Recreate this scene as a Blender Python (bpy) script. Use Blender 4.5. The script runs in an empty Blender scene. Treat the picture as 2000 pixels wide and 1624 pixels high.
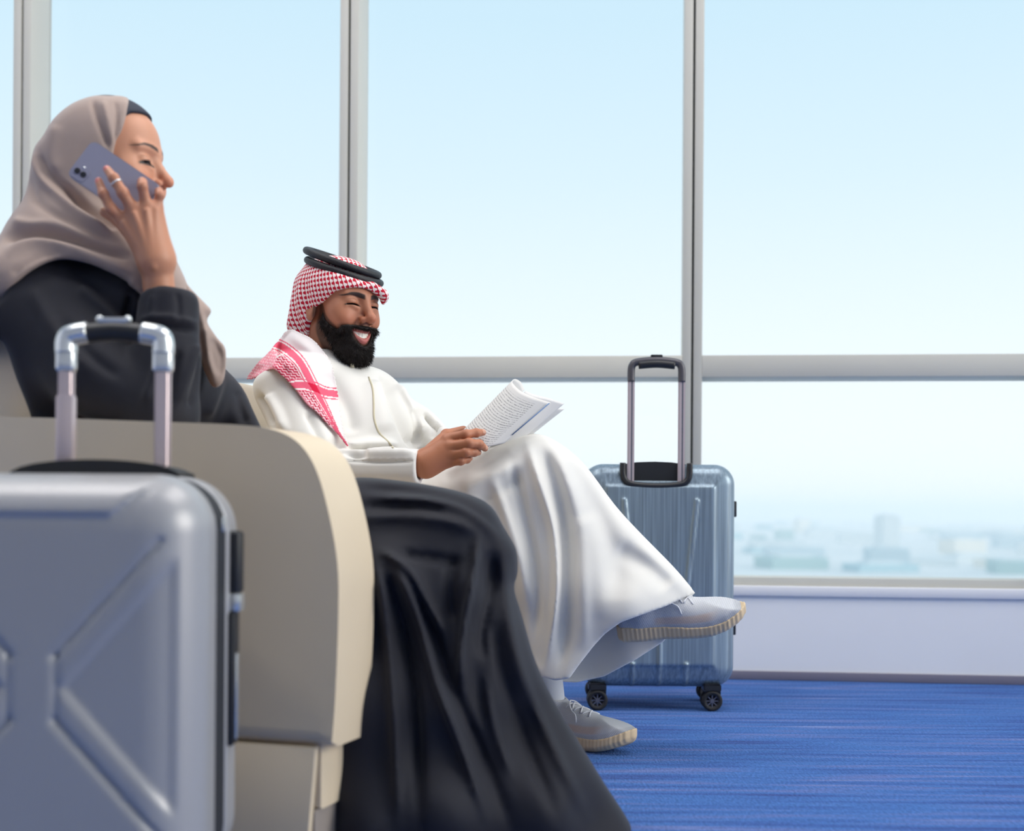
import bpy, bmesh, math, random
import numpy as np
from mathutils import Vector, Matrix

random.seed(7); np.random.seed(7)
SC = bpy.context.scene
COL = SC.collection
PI = math.pi

# ------------------------------------------------------------------ camera
F = 2500.0            # focal length in photo pixels (2000 px wide frame)
YH = 1000.0           # row of the eye-level line
CAMZ = 0.56
ROLL = 0.007
CR = np.array([math.cos(ROLL), 0, math.sin(ROLL)])
CU = np.array([-math.sin(ROLL), 0, math.cos(ROLL)])
CF = np.array([0.0, 1.0, 0.0])
CP = np.array([0.0, 0.0, CAMZ])

def P(px, py, D):
    """point seen at photo pixel (px,py) at depth D metres"""
    return CP + D * (CF + (px - 1000.0) / F * CR + (YH - py) / F * CU)

def PV(px, py, D):
    return Vector(P(px, py, D))

cam = bpy.data.cameras.new('camera')
cam.sensor_width = 36.0
cam.lens = 36.0 * F / 2000.0
cam.shift_y = (YH - 812.0) / 2000.0
cam.clip_start = 0.05
cam.clip_end = 8000
cam.dof.use_dof = True
cam.dof.focus_distance = 3.0
cam.dof.aperture_fstop = 2.5
camo = bpy.data.objects.new('camera', cam)
COL.objects.link(camo)
camo.matrix_world = Matrix(((CR[0], CU[0], 0, CP[0]), (0, 0, -1, CP[1]), (CR[2], CU[2], 0, CP[2]), (0, 0, 0, 1)))
SC.camera = camo

SC.view_settings.view_transform = 'Standard'
SC.view_settings.look = 'None'
SC.view_settings.gamma = 1
SC.view_settings.use_curve_mapping = False
SC.view_settings.exposure = 0.0
SC.cycles.use_denoising = True
SC.cycles.max_bounces = 8
SC.cycles.volume_bounces = 4
SC.cycles.transparent_max_bounces = 16
SC.cycles.sample_clamp_indirect = 6.0

def lin(c):
    c = np.asarray(c, dtype=float) / 255.0
    return np.where(c <= 0.04045, c / 12.92, ((c + 0.055) / 1.055) ** 2.4)

def rgba(c):
    l = lin(c)
    return (float(l[0]), float(l[1]), float(l[2]), 1.0)

# ------------------------------------------------------------------ sky
W = bpy.data.worlds.new('hazy_day_sky')
SC.world = W
W.use_nodes = True
nt = W.node_tree
nt.nodes.clear()
tc = nt.nodes.new('ShaderNodeTexCoord')
sp = nt.nodes.new('ShaderNodeSeparateXYZ')
rp = nt.nodes.new('ShaderNodeValToRGB')
bg = nt.nodes.new('ShaderNodeBackground')
wo = nt.nodes.new('ShaderNodeOutputWorld')
nt.links.new(tc.outputs['Generated'], sp.inputs[0])
nt.links.new(sp.outputs['Z'], rp.inputs[0])
nt.links.new(rp.outputs[0], bg.inputs[0])
nt.links.new(bg.outputs[0], wo.inputs[0])
e = rp.color_ramp.elements
e[0].position = 0.0; e[0].color = rgba((250, 253, 255))
e[1].position = 1.0; e[1].color = rgba((178, 212, 240))
for pos, c in ((0.06, (246, 252, 255)), (0.13, (238, 249, 254)), (0.25, (218, 239, 250)), (0.36, (204, 232, 247))):
    n = e.new(pos); n.color = rgba(c)
bg.inputs[1].default_value = 1.10

# soft daylight sun, high and thinly veiled, coming in from the glazed right-hand side
sun = bpy.data.lights.new('veiled_sun', 'SUN')
sun.energy = 2.0
sun.angle = math.radians(32)
sun.color = (1.0, 0.93, 0.84)
suno = bpy.data.objects.new('veiled_sun', sun)
COL.objects.link(suno)
suno.rotation_euler = Vector((-0.90, 0.24, -0.30)).to_track_quat('-Z', 'Y').to_euler()

# unseen fill lights added under the ceiling to brighten the room
for lx, ly in ((-1.6, 1.5), (1.4, 1.5), (-1.6, 3.0), (1.4, 3.0)):
    al = bpy.data.lights.new('added_fill_light', 'AREA')
    al.shape = 'RECTANGLE'; al.size = 1.8; al.size_y = 0.9
    al.energy = 38
    al.color = (1.0, 0.96, 0.91)
    ao = bpy.data.objects.new('added_fill_light', al)
    COL.objects.link(ao)
    ao.location = (lx, ly, 4.17)

# ------------------------------------------------------------------ helpers
def tag(o, label=None, cat=None, group=None, kind=None):
    if label: o['label'] = label
    if cat: o['category'] = cat
    if group: o['group'] = group
    if kind: o['kind'] = kind
    return o

def empty(name, loc=(0, 0, 0), rz=0.0):
    o = bpy.data.objects.new(name, None)
    COL.objects.link(o)
    o.location = loc; o.rotation_euler = (0, 0, rz)
    o.empty_display_size = 0.05
    return o

def link_mesh(name, me, mat=None, parent=None, smooth=True):
    o = bpy.data.objects.new(name, me)
    COL.objects.link(o)
    if mat is not None and not me.materials:
        me.materials.append(mat)
    if smooth:
        me.polygons.foreach_set('use_smooth', [True] * len(me.polygons))
    if parent is not None:
        o.parent = parent
    return o

def from_bm(name, bm, mat=None, parent=None, smooth=True):
    me = bpy.data.meshes.new(name)
    bmesh.ops.recalc_face_normals(bm, faces=bm.faces)
    bm.to_mesh(me); bm.free()
    return link_mesh(name, me, mat, parent, smooth)

def autosmooth(o, ang=40):
    me = o.data
    bm = bmesh.new(); bm.from_mesh(me)
    a = math.radians(ang)
    for ed in bm.edges:
        if len(ed.link_faces) == 2 and ed.calc_face_angle(0) > a:
            ed.smooth = False
    bm.to_mesh(me); bm.free()
    return o

def bm_box(bm, c, s, M=None):
    """box centre c, full size s"""
    vs = []
    for dx in (-.5, .5):
        for dy in (-.5, .5):
            for dz in (-.5, .5):
                v = Vector((c[0] + dx * s[0], c[1] + dy * s[1], c[2] + dz * s[2]))
                vs.append(bm.verts.new(M @ v if M else v))
    for f in ((0, 1, 3, 2), (4, 6, 7, 5), (0, 4, 5, 1), (2, 3, 7, 6), (0, 2, 6, 4), (1, 5, 7, 3)):
        bm.faces.new([vs[i] for i in f])
    return vs

def box_obj(name, c, s, mat, parent=None, bevel=0.0, seg=2, M=None):
    bm = bmesh.new()
    bm_box(bm, c, s, M)
    if bevel > 0:
        bmesh.ops.bevel(bm, geom=list(bm.edges), offset=bevel, segments=seg, affect='EDGES', profile=0.5)
    o = from_bm(name, bm, mat, parent)
    return autosmooth(o, 35)

def bm_tube(bm, pts, r, n=10, cap=True, closed=False):
    """tube along points; r float or list"""
    pts = [Vector(p) for p in pts]
    m = len(pts)
    rs = [r] * m if isinstance(r, (int, float)) else list(r)
    rings = []
    t0 = None
    for i, p in enumerate(pts):
        if closed:
            t = (pts[(i + 1) % m] - pts[i - 1]).normalized()
        else:
            t = (pts[min(i + 1, m - 1)] - pts[max(i - 1, 0)]).normalized()
        if t0 is None:
            a = Vector((0, 0, 1)) if abs(t.z) < 0.9 else Vector((1, 0, 0))
            nrm = (a - t * a.dot(t)).normalized()
        else:
            nrm = (nrm - t * nrm.dot(t)).normalized()
        t0 = t
        b = t.cross(nrm)
        rings.append([bm.verts.new(p + (nrm * math.cos(2 * PI * k / n) + b * math.sin(2 * PI * k / n)) * rs[i]) for k in range(n)])
    rng = range(m) if closed else range(m - 1)
    for i in rng:
        A, B = rings[i], rings[(i + 1) % m]
        for k in range(n):
            bm.faces.new((A[k], A[(k + 1) % n], B[(k + 1) % n], B[k]))
    if cap and not closed:
        bm.faces.new(list(reversed(rings[0]))); bm.faces.new(rings[-1])
    return rings

def bm_cyl(bm, a, b, r, n=24):
    return bm_tube(bm, [a, b], r, n)

def catmull(pts, n=8, closed=False):
    pts = [np.asarray(p, float) for p in pts]
    m = len(pts)
    out = []
    segs = m if closed else m - 1
    for i in range(segs):
        if closed:
            p0, p1, p2, p3 = pts[i - 1], pts[i], pts[(i + 1) % m], pts[(i + 2) % m]
        else:
            p0, p1, p2, p3 = pts[max(i - 1, 0)], pts[i], pts[i + 1], pts[min(i + 2, m - 1)]
        for k in range(n):
            t = k / n
            out.append(0.5 * ((2 * p1) + (-p0 + p2) * t + (2 * p0 - 5 * p1 + 4 * p2 - p3) * t * t + (-p0 + 3 * p1 - 3 * p2 + p3) * t ** 3))
    if not closed:
        out.append(pts[-1])
    return out

# ------------------------------------------------------------------ materials
def new_mat(name):
    m = bpy.data.materials.new(name)
    m.use_nodes = True
    m.node_tree.nodes.clear()
    nt = m.node_tree
    out = nt.nodes.new('ShaderNodeOutputMaterial')
    b = nt.nodes.new('ShaderNodeBsdfPrincipled')
    nt.links.new(b.outputs[0], out.inputs[0])
    return m, nt, b, out

def mat(name, c, rough=0.5, metal=0.0, spec=0.5, noise=0.0, nscale=8.0, stretch=(1, 1, 1), bump=0.0, bscale=200.0, bstretch=(1, 1, 1), sheen=0.0, sss=0.0, attr=None, coat=0.0):
    m, nt, b, out = new_mat(name)
    b.inputs['Roughness'].default_value = rough
    b.inputs['Metallic'].default_value = metal
    b.inputs['Specular IOR Level'].default_value = spec
    if sheen:
        b.inputs['Sheen Weight'].default_value = sheen
        b.inputs['Sheen Roughness'].default_value = 0.4
    if coat:
        b.inputs['Coat Weight'].default_value = coat
        b.inputs['Coat Roughness'].default_value = 0.15
    if sss:
        b.inputs['Subsurface Weight'].default_value = sss
        b.inputs['Subsurface Radius'].default_value = (0.012, 0.005, 0.003)
        b.inputs['Subsurface Scale'].default_value = 0.5
    tc = nt.nodes.new('ShaderNodeTexCoord')
    if attr:
        at = nt.nodes.new('ShaderNodeAttribute'); at.attribute_name = attr
        src = at.outputs['Color']
    else:
        rg = nt.nodes.new('ShaderNodeRGB'); rg.outputs[0].default_value = rgba(c)
        src = rg.outputs[0]
    if noise > 0:
        mp = nt.nodes.new('ShaderNodeMapping'); mp.inputs['Scale'].default_value = stretch
        nz = nt.nodes.new('ShaderNodeTexNoise'); nz.inputs['Scale'].default_value = nscale; nz.inputs['Detail'].default_value = 4
        nt.links.new(tc.outputs['Object'], mp.inputs[0]); nt.links.new(mp.outputs[0], nz.inputs['Vector'])
        mr = nt.nodes.new('ShaderNodeMapRange')
        mr.inputs['From Min'].default_value = 0.25; mr.inputs['From Max'].default_value = 0.75
        mr.inputs['To Min'].default_value = 1 - noise; mr.inputs['To Max'].default_value = 1 + noise
        nt.links.new(nz.outputs['Fac'], mr.inputs[0])
        mx = nt.nodes.new('ShaderNodeVectorMath'); mx.operation = 'SCALE'
        nt.links.new(src, mx.inputs[0]); nt.links.new(mr.outputs[0], mx.inputs['Scale'])
        src = mx.outputs[0]
    nt.links.new(src, b.inputs['Base Color'])
    if bump > 0:
        mp2 = nt.nodes.new('ShaderNodeMapping'); mp2.inputs['Scale'].default_value = bstretch
        n2 = nt.nodes.new('ShaderNodeTexNoise'); n2.inputs['Scale'].default_value = bscale; n2.inputs['Detail'].default_value = 3
        nt.links.new(tc.outputs['Object'], mp2.inputs[0]); nt.links.new(mp2.outputs[0], n2.inputs['Vector'])
        bp = nt.nodes.new('ShaderNodeBump'); bp.inputs['Strength'].default_value = bump; bp.inputs['Distance'].default_value = 0.002
        nt.links.new(n2.outputs['Fac'], bp.inputs['Height']); nt.links.new(bp.outputs[0], b.inputs['Normal'])
    return m

# ------------------------------------------------------------------ signed-distance sculpting
def V3(*a):
    return np.array(a, dtype=np.float32)

def smin(a, b, k):
    h = np.maximum(k - np.abs(a - b), 0.0) / k
    return np.minimum(a, b) - h * h * k * 0.25

def smax(a, b, k):
    return -smin(-a, -b, k)

def sd_sph(p, c, r):
    return np.linalg.norm(p - np.asarray(c, np.float32), axis=1) - r

def sd_ell(p, c, r, R=None):
    q = p - np.asarray(c, np.float32)
    if R is not None:
        q = q @ np.asarray(R, np.float32)       # columns of R = local axes
    r = np.asarray(r, np.float32)
    k0 = np.linalg.norm(q / r, axis=1)
    k1 = np.linalg.norm(q / (r * r), axis=1) + 1e-9
    return k0 * (k0 - 1.0) / k1

def sd_cap(p, a, b, ra, rb=None):
    if rb is None: rb = ra
    a = np.asarray(a, np.float32); b = np.asarray(b, np.float32)
    ba = b - a
    t = np.clip(((p - a) @ ba) / max(float(ba @ ba), 1e-12), 0, 1)
    q = p - a - t[:, None] * ba
    return np.sqrt(np.einsum('ij,ij->i', q, q)) - (ra + (rb - ra) * t)

def sd_chain(p, pts, rs, k=0.0):
    d = None
    for i in range(len(pts) - 1):
        c = sd_cap(p, pts[i], pts[i + 1], rs[i], rs[i + 1])
        d = c if d is None else (smin(d, c, k) if k > 0 else np.minimum(d, c))
    return d

def sd_box(p, c, half, r=0.0, R=None):
    q = p - np.asarray(c, np.float32)
    if R is not None:
        q = q @ np.asarray(R, np.float32)
    q = np.abs(q) - (np.asarray(half, np.float32) - r)
    return np.linalg.norm(np.maximum(q, 0), axis=1) + np.minimum(q.max(axis=1), 0) - r

def sd_poly2(xy, poly):
    """signed distance of 2-D points to a closed polygon"""
    poly = np.asarray(poly, np.float32)
    n = len(poly)
    d = np.full(len(xy), 1e9, np.float32)
    ins = np.zeros(len(xy), bool)
    for i in range(n):
        a = poly[i]; b = poly[(i + 1) % n]
        e_ = b - a
        w = xy - a
        t = np.clip((w @ e_) / max(float(e_ @ e_), 1e-9), 0, 1)
        q = w - t[:, None] * e_
        d = np.minimum(d, np.einsum('ij,ij->i', q, q))
        c1 = (a[1] <= xy[:, 1]) & (b[1] > xy[:, 1])
        c2 = (b[1] <= xy[:, 1]) & (a[1] > xy[:, 1])
        cr = e_[0] * w[:, 1] - e_[1] * w[:, 0]
        ins ^= (c1 & (cr > 0)) | (c2 & (cr < 0))
    d = np.sqrt(d)
    return np.where(ins, -d, d)

def to_px(p):
    """world points -> photo pixels and depth"""
    q = p - CP.astype(np.float32)
    D = np.maximum(q[:, 1], 1e-3)
    a = q @ CR.astype(np.float32); b = q @ CU.astype(np.float32)
    return np.stack([1000 + F * a / D, YH - F * b / D], 1), D

class Map2D:
    """a field over photo pixels, tabulated once and read bilinearly"""
    def __init__(s, fn, x0, y0, x1, y1, st=3.0):
        s.x0, s.y0, s.st = x0, y0, st
        s.nx, s.ny = int((x1 - x0) / st) + 2, int((y1 - y0) / st) + 2
        gx, gy = np.meshgrid(x0 + np.arange(s.nx) * st, y0 + np.arange(s.ny) * st, indexing='ij')
        s.g = np.asarray(fn(np.stack([gx.ravel(), gy.ravel()], 1).astype(np.float32)), np.float32).reshape(s.nx, s.ny)
    def __call__(s, xy):
        u = np.clip((xy[:, 0] - s.x0) / s.st, 0, s.nx - 1.001); v = np.clip((xy[:, 1] - s.y0) / s.st, 0, s.ny - 1.001)
        i, j = u.astype(np.int32), v.astype(np.int32)
        a, b = u - i, v - j
        g = s.g
        return (g[i, j] * (1 - a) + g[i + 1, j] * a) * (1 - b) + (g[i, j + 1] * (1 - a) + g[i + 1, j + 1] * a) * b

def poly_map(poly, pad=160, st=3.0):
    q = np.asarray(poly, float)
    return Map2D(lambda xy: sd_poly2(xy, poly), q[:, 0].min() - pad, q[:, 1].min() - pad, q[:, 0].max() + pad, q[:, 1].max() + pad, st)

def sd_outline(p, pm):
    """distance (m) to the outline (a Map2D in photo pixels) at this depth"""
    xy, D = to_px(p)
    return pm(xy) * D / F

def smooth_poly(pts, n=5):
    return [tuple(q) for q in catmull(pts, n, closed=True)]

def mesh_sdf(fn, lo, hi, h, B=8, lip=1.7):
    """sparse surface-nets mesher: returns verts (N,3), quads (M,4)"""
    lo = np.asarray(lo, float); hi = np.asarray(hi, float)
    n = np.maximum(((hi - lo) / h).astype(int) + 2, 2)
    nb = (n + B - 1) // B
    n = nb * B
    bc = np.stack(np.meshgrid(*[np.arange(k) for k in nb], indexing='ij'), -1).reshape(-1, 3)
    cen = (lo + (bc * B + (B - 1) / 2) * h).astype(np.float32)
    dc = fn(cen)
    rad = B * h * 0.5 * math.sqrt(3) * lip
    act = np.abs(dc) < rad
    vals = np.empty((nb[0], nb[1], nb[2], B, B, B), np.float32)
    vals[:] = np.where(dc > 0, 1.0, -1.0).reshape(nb[0], nb[1], nb[2], 1, 1, 1)
    off = np.stack(np.meshgrid(*[np.arange(B)] * 3, indexing='ij'), -1).reshape(-1, 3)
    ab = bc[act]
    flat = vals.reshape(-1, B * B * B)
    ids = np.nonzero(act)[0]
    CH = 900
    for s in range(0, len(ab), CH):
        pts = (lo + (ab[s:s + CH, None, :] * B + off[None]) * h).reshape(-1, 3).astype(np.float32)
        flat[ids[s:s + CH]] = fn(pts).reshape(-1, B * B * B)
    g = vals.transpose(0, 3, 1, 4, 2, 5).reshape(n[0], n[1], n[2])
    s = g < 0
    # cells with a sign change
    cnt = np.zeros((n[0] - 1, n[1] - 1, n[2] - 1), np.int8)
    for dx in (0, 1):
        for dy in (0, 1):
            for dz in (0, 1):
                cnt += s[dx:n[0] - 1 + dx, dy:n[1] - 1 + dy, dz:n[2] - 1 + dz]
    cells = np.argwhere((cnt > 0) & (cnt < 8))
    idx = np.full(cnt.shape, -1, np.int64)
    idx[cells[:, 0], cells[:, 1], cells[:, 2]] = np.arange(len(cells))
    acc = np.zeros((len(cells), 3)); num = np.zeros(len(cells))
    cor = [(a, b, c) for a in (0, 1) for b in (0, 1) for c in (0, 1)]
    for i in range(8):
        for j in range(i + 1, 8):
            A, Bq = cor[i], cor[j]
            if sum(abs(A[k] - Bq[k]) for k in range(3)) != 1: continue
            va = g[cells[:, 0] + A[0], cells[:, 1] + A[1], cells[:, 2] + A[2]]
            vb = g[cells[:, 0] + Bq[0], cells[:, 1] + Bq[1], cells[:, 2] + Bq[2]]
            m = (va < 0) != (vb < 0)
            t = np.where(m, va / np.where(m, va - vb, 1), 0)
            pos = np.array(A)[None] + t[:, None] * (np.array(Bq) - np.array(A))[None]
            acc[m] += pos[m]; num[m] += 1
    verts = lo + (cells + acc / num[:, None]) * h
    quads = []
    for ax in range(3):
        o1, o2 = [(1, 2), (2, 0), (0, 1)][ax]
        sl0 = [slice(None)] * 3; sl1 = [slice(None)] * 3
        sl0[ax] = slice(0, -1); sl1[ax] = slice(1, None)
        ch = s[tuple(sl0)] != s[tuple(sl1)]
        e_ = np.argwhere(ch)
        ok = (e_[:, o1] > 0) & (e_[:, o2] > 0) & (e_[:, o1] < n[o1] - 1) & (e_[:, o2] < n[o2] - 1)
        e_ = e_[ok]
        inside0 = s[e_[:, 0], e_[:, 1], e_[:, 2]]
        def ci(d1, d2):
            q = e_.copy(); q[:, o1] -= d1; q[:, o2] -= d2
            return idx[q[:, 0], q[:, 1], q[:, 2]]
        q4 = np.stack([ci(1, 1), ci(0, 1), ci(0, 0), ci(1, 0)], 1)
        q4[~inside0] = q4[~inside0][:, ::-1]
        quads.append(q4)
    quads = np.concatenate(quads)
    quads = quads[(quads >= 0).all(1)]
    return verts, quads

def relax(v, q, it=1, lam=0.5):
    for _ in range(it):
        acc = np.zeros_like(v); num = np.zeros(len(v))
        for a, b in ((0, 1), (1, 2), (2, 3), (3, 0)):
            for i, j in ((a, b), (b, a)):
                np.add.at(acc, q[:, i], v[q[:, j]]); np.add.at(num, q[:, i], 1)
        v = v * (1 - lam) + lam * acc / np.maximum(num, 1)[:, None]
    return v

def vnormals(v, q):
    n = np.cross(v[q[:, 2]] - v[q[:, 0]], v[q[:, 3]] - v[q[:, 1]])
    out = np.zeros_like(v)
    for k in range(4):
        np.add.at(out, q[:, k], n)
    return out / (np.linalg.norm(out, axis=1)[:, None] + 1e-12)

def np_mesh(name, v, q, attrs=None):
    me = bpy.data.meshes.new(name)
    v = np.asarray(v, np.float32); q = np.asarray(q, np.int32)
    k = q.shape[1]
    me.vertices.add(len(v)); me.vertices.foreach_set('co', v.ravel())
    me.loops.add(len(q) * k); me.loops.foreach_set('vertex_index', q.ravel())
    me.polygons.add(len(q)); me.polygons.foreach_set('loop_start', np.arange(0, len(q) * k, k, dtype=np.int32))
    me.polygons.foreach_set('loop_total', np.full(len(q), k, np.int32)) if False else None
    me.update(calc_edges=True); me.validate()
    if attrs:
        for nm, a in attrs.items():
            at = me.attributes.new(nm, 'FLOAT_COLOR', 'POINT')
            c = np.ones((len(v), 4), np.float32); c[:, :a.shape[1]] = a
            at.data.foreach_set('color', c.ravel())
    return me

def sdf_obj(name, fn, lo, hi, h, mat_, parent=None, it=1, disp=None, color=None, lip=1.7):
    v, q = mesh_sdf(fn, lo, hi, h, lip=lip)
    if it: v = relax(v, q, it)
    if disp is not None:
        v = disp(v, vnormals(v, q))
    at = {'Col': color(v)} if color is not None else None
    return link_mesh(name, np_mesh(name, v, q, at), mat_, parent)
# ------------------------------------------------------------------ materials of the place
M_alu = mat('beige grey aluminium', (202, 200, 191), 0.5, 0.0, noise=0.02, nscale=3)
M_gasket = mat('dark glazing gasket', (70, 74, 72), 0.7)
M_white = mat('white painted panel', (242, 242, 244), 0.5, noise=0.02, nscale=2)
M_sill = mat('pale window sill', (232, 232, 236), 0.4)
M_base = mat('grey baseboard', (120, 116, 132), 0.6)
M_ceil = mat('white ceiling', (235, 235, 235), 0.9)

def carpet_mat():
    m, nt, b, out = new_mat('striated blue carpet')
    b.inputs['Roughness'].default_value = 0.95
    b.inputs['Specular IOR Level'].default_value = 0.1
    tc = nt.nodes.new('ShaderNodeTexCoord')
    mp = nt.nodes.new('ShaderNodeMapping'); mp.inputs['Scale'].default_value = (0.9, 14, 1); mp.inputs['Rotation'].default_value = (0, 0, 0.06)
    n1 = nt.nodes.new('ShaderNodeTexNoise'); n1.inputs['Scale'].default_value = 2.2; n1.inputs['Detail'].default_value = 6
    nt.links.new(tc.outputs['Object'], mp.inputs[0]); nt.links.new(mp.outputs[0], n1.inputs['Vector'])
    cr = nt.nodes.new('ShaderNodeValToRGB')
    e = cr.color_ramp.elements
    e[0].position = 0.28; e[0].color = rgba((64, 80, 136))
    e[1].position = 0.74; e[1].color = rgba((124, 142, 192))
    for pos, c in ((0.4, (66, 96, 160)), (0.52, (72, 112, 176)), (0.62, (94, 112, 170))):
        q = e.new(pos); q.color = rgba(c)
    nt.links.new(n1.outputs['Fac'], cr.inputs[0])
    # short ribs of the loop pile
    mp2 = nt.nodes.new('ShaderNodeMapping'); mp2.inputs['Scale'].default_value = (190, 60, 60)
    n2 = nt.nodes.new('ShaderNodeTexNoise'); n2.inputs['Scale'].default_value = 1.0; n2.inputs['Detail'].default_value = 2
    nt.links.new(tc.outputs['Object'], mp2.inputs[0]); nt.links.new(mp2.outputs[0], n2.inputs['Vector'])
    mr = nt.nodes.new('ShaderNodeMapRange'); mr.inputs['From Min'].default_value = 0.3; mr.inputs['From Max'].default_value = 0.7
    mr.inputs['To Min'].default_value = 0.80; mr.inputs['To Max'].default_value = 1.18
    nt.links.new(n2.outputs['Fac'], mr.inputs[0])
    vm = nt.nodes.new('ShaderNodeVectorMath'); vm.operation = 'SCALE'
    nt.links.new(cr.outputs[0], vm.inputs[0]); nt.links.new(mr.outputs[0], vm.inputs['Scale'])
    nt.links.new(vm.outputs[0], b.inputs['Base Color'])
    bp = nt.nodes.new('ShaderNodeBump'); bp.inputs['Strength'].default_value = 0.6; bp.inputs['Distance'].default_value = 0.004
    nt.links.new(n2.outputs['Fac'], bp.inputs['Height']); nt.links.new(bp.outputs[0], b.inputs['Normal'])
    return m

def glass_mat():
    m = bpy.data.materials.new('clear window glass'); m.use_nodes = True
    nt = m.node_tree; nt.nodes.clear()
    out = nt.nodes.new('ShaderNodeOutputMaterial')
    tr = nt.nodes.new('ShaderNodeBsdfTransparent'); tr.inputs[0].default_value = (0.986, 0.993, 0.995, 1)
    gl = nt.nodes.new('ShaderNodeBsdfGlossy'); gl.inputs['Roughness'].default_value = 0.02
    mx = nt.nodes.new('ShaderNodeMixShader'); mx.inputs[0].default_value = 0.015
    nt.links.new(tr.outputs[0], mx.inputs[1]); nt.links.new(gl.outputs[0], mx.inputs[2]); nt.links.new(mx.outputs[0], out.inputs[0])
    return m

M_carpet = carpet_mat()
M_glass = glass_mat()

# ------------------------------------------------------------------ room shell
tag(box_obj('floor', (0, 0.4, -0.02), (9.0, 9.2, 0.04), M_carpet), kind='structure')
tag(box_obj('ceiling', (0, 0.4, 4.25), (9.0, 9.2, 0.1), M_ceil), kind='structure')
tag(box_obj('wall_left', (-4.4, 0.4, 2.1), (0.1, 9.2, 4.2), M_white), kind='structure')

PHI = math.atan(0.1)
T0, DT = -0.5788, 1.1874
Z_SILL, Z_TR0, Z_TR1, Z_TOP = 0.345, 1.019, 1.093, 4.2
MDEP = 0.16

def glazed_wall(prefix, origin, rz, idx0, idx1, n0, tn0):
    """curtain wall along local x, outside = local +y; mullion i stands at T0 + DT*i"""
    def place(o):
        o.location = origin; o.rotation_euler = (0, 0, rz); return o
    L0, L1 = T0 + DT * idx0 - 0.06, T0 + DT * idx1 + 0.06
    mid, ln = (L0 + L1) / 2, L1 - L0
    w = place(box_obj('wall_' + prefix, (mid, 0.075, 0.14), (ln, 0.142, 0.28), M_white))
    tag(w, kind='structure')
    b = place(box_obj('baseboard_' + prefix, (mid, 0.004, 0.015), (ln, 0.016, 0.03), M_base, bevel=0.003)); tag(b, kind='structure')
    s = place(box_obj('trim_%d' % tn0, (mid, 0.081, 0.299), (ln, 0.174, 0.036), M_sill, bevel=0.006)); tag(s, kind='structure')
    r = place(box_obj('trim_%d' % (tn0 + 1), (mid, 0.09, 0.331), (ln, 0.14, 0.028), M_alu, bevel=0.003)); tag(r, kind='structure')
    t = tn0 + 2
    for i in range(idx0, idx1 + 1):
        x = T0 + DT * i
        ro = place(empty('trim_%d' % t)); t += 1
        tag(ro, kind='structure')
        for k, sx in ((0, -1), (1, 1)):
            box_obj('mullion_half', (x + sx * 0.0185, MDEP / 2, (Z_TOP + 0.345) / 2), (0.029, MDEP, Z_TOP - 0.345), M_alu, ro, bevel=0.002)
        box_obj('gasket', (x, MDEP / 2 + 0.006, (Z_TOP + 0.345) / 2), (0.009, MDEP - 0.02, Z_TOP - 0.345), M_gasket, ro)
    for i in range(idx0, idx1):
        x0, x1 = T0 + DT * i + 0.033, T0 + DT * (i + 1) - 0.033
        ro = place(empty('window_%d' % (n0 + i - idx0)))
        tag(ro, kind='structure')
        box_obj('transom', ((x0 + x1) / 2, MDEP / 2, (Z_TR0 + Z_TR1) / 2), (x1 - x0, MDEP, Z_TR1 - Z_TR0), M_alu, ro, bevel=0.002)
        for za, zb in ((0.345, Z_TR0), (Z_TR1, Z_TOP)):
            box_obj('pane', ((x0 + x1) / 2, MDEP - 0.012, (za + zb) / 2), (x1 - x0, 0.004, zb - za), M_glass, ro)

glazed_wall('back', (0, 4.386, 0), -PHI, -3, 4, 1, 1)
glazed_wall('right', (4.3, 0.6, 0), -PI / 2, -4, 3, 20, 20)
tag(box_obj('wall_rear', (0, -4.15, 2.1), (9.0, 0.1, 4.2), mat('warm beige partition', (240, 234, 226), 0.8)), kind='structure')

# ------------------------------------------------------------------ the hazy plain outside, far below the lounge
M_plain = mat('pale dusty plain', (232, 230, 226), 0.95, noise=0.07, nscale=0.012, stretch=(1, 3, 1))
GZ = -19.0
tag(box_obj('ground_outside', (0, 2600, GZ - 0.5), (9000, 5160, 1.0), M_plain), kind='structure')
BM_ = [mat('pale rendered wall', (226, 230, 230), 0.8), mat('pale blue green glass wall', (176, 206, 214), 0.5), mat('cream rendered wall', (238, 232, 222), 0.8), mat('pale grey concrete', (198, 214, 220), 0.8), mat('grey green tree canopy', (172, 200, 200), 0.9)]  # far colours kept pale and bluish, part of the haze put into them
rb = random.Random(5)
placed = []
for i in range(150):
    D = 430 * (1 + rb.random() ** 1.5 * 4.2)
    px = rb.uniform(1060, 2060) if i % 4 else rb.uniform(380, 1100)
    X = (px - 1000) / F * D
    wx, wy, hz = rb.uniform(9, 30) * (D / 800) ** 0.5, rb.uniform(10, 24), rb.uniform(2.5, 7.5)
    if i % 17 == 3: hz = rb.uniform(13, 19); wx = rb.uniform(8, 14)
    rr_ = 0.5 * math.hypot(wx, wy)
    if any(math.hypot(X - a, D - c) < rr_ + e_ for a, c, e_ in placed): continue
    placed.append((X, D, rr_))
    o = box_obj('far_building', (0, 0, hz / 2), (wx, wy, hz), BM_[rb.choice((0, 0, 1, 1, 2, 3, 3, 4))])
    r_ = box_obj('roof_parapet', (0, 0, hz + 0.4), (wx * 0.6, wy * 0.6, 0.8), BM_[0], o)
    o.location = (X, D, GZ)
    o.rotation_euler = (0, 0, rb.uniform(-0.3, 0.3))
    tag(o, 'pale low building blurred in the hazy city beyond the glass', 'building', 'hazy buildings outside the windows')

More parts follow.
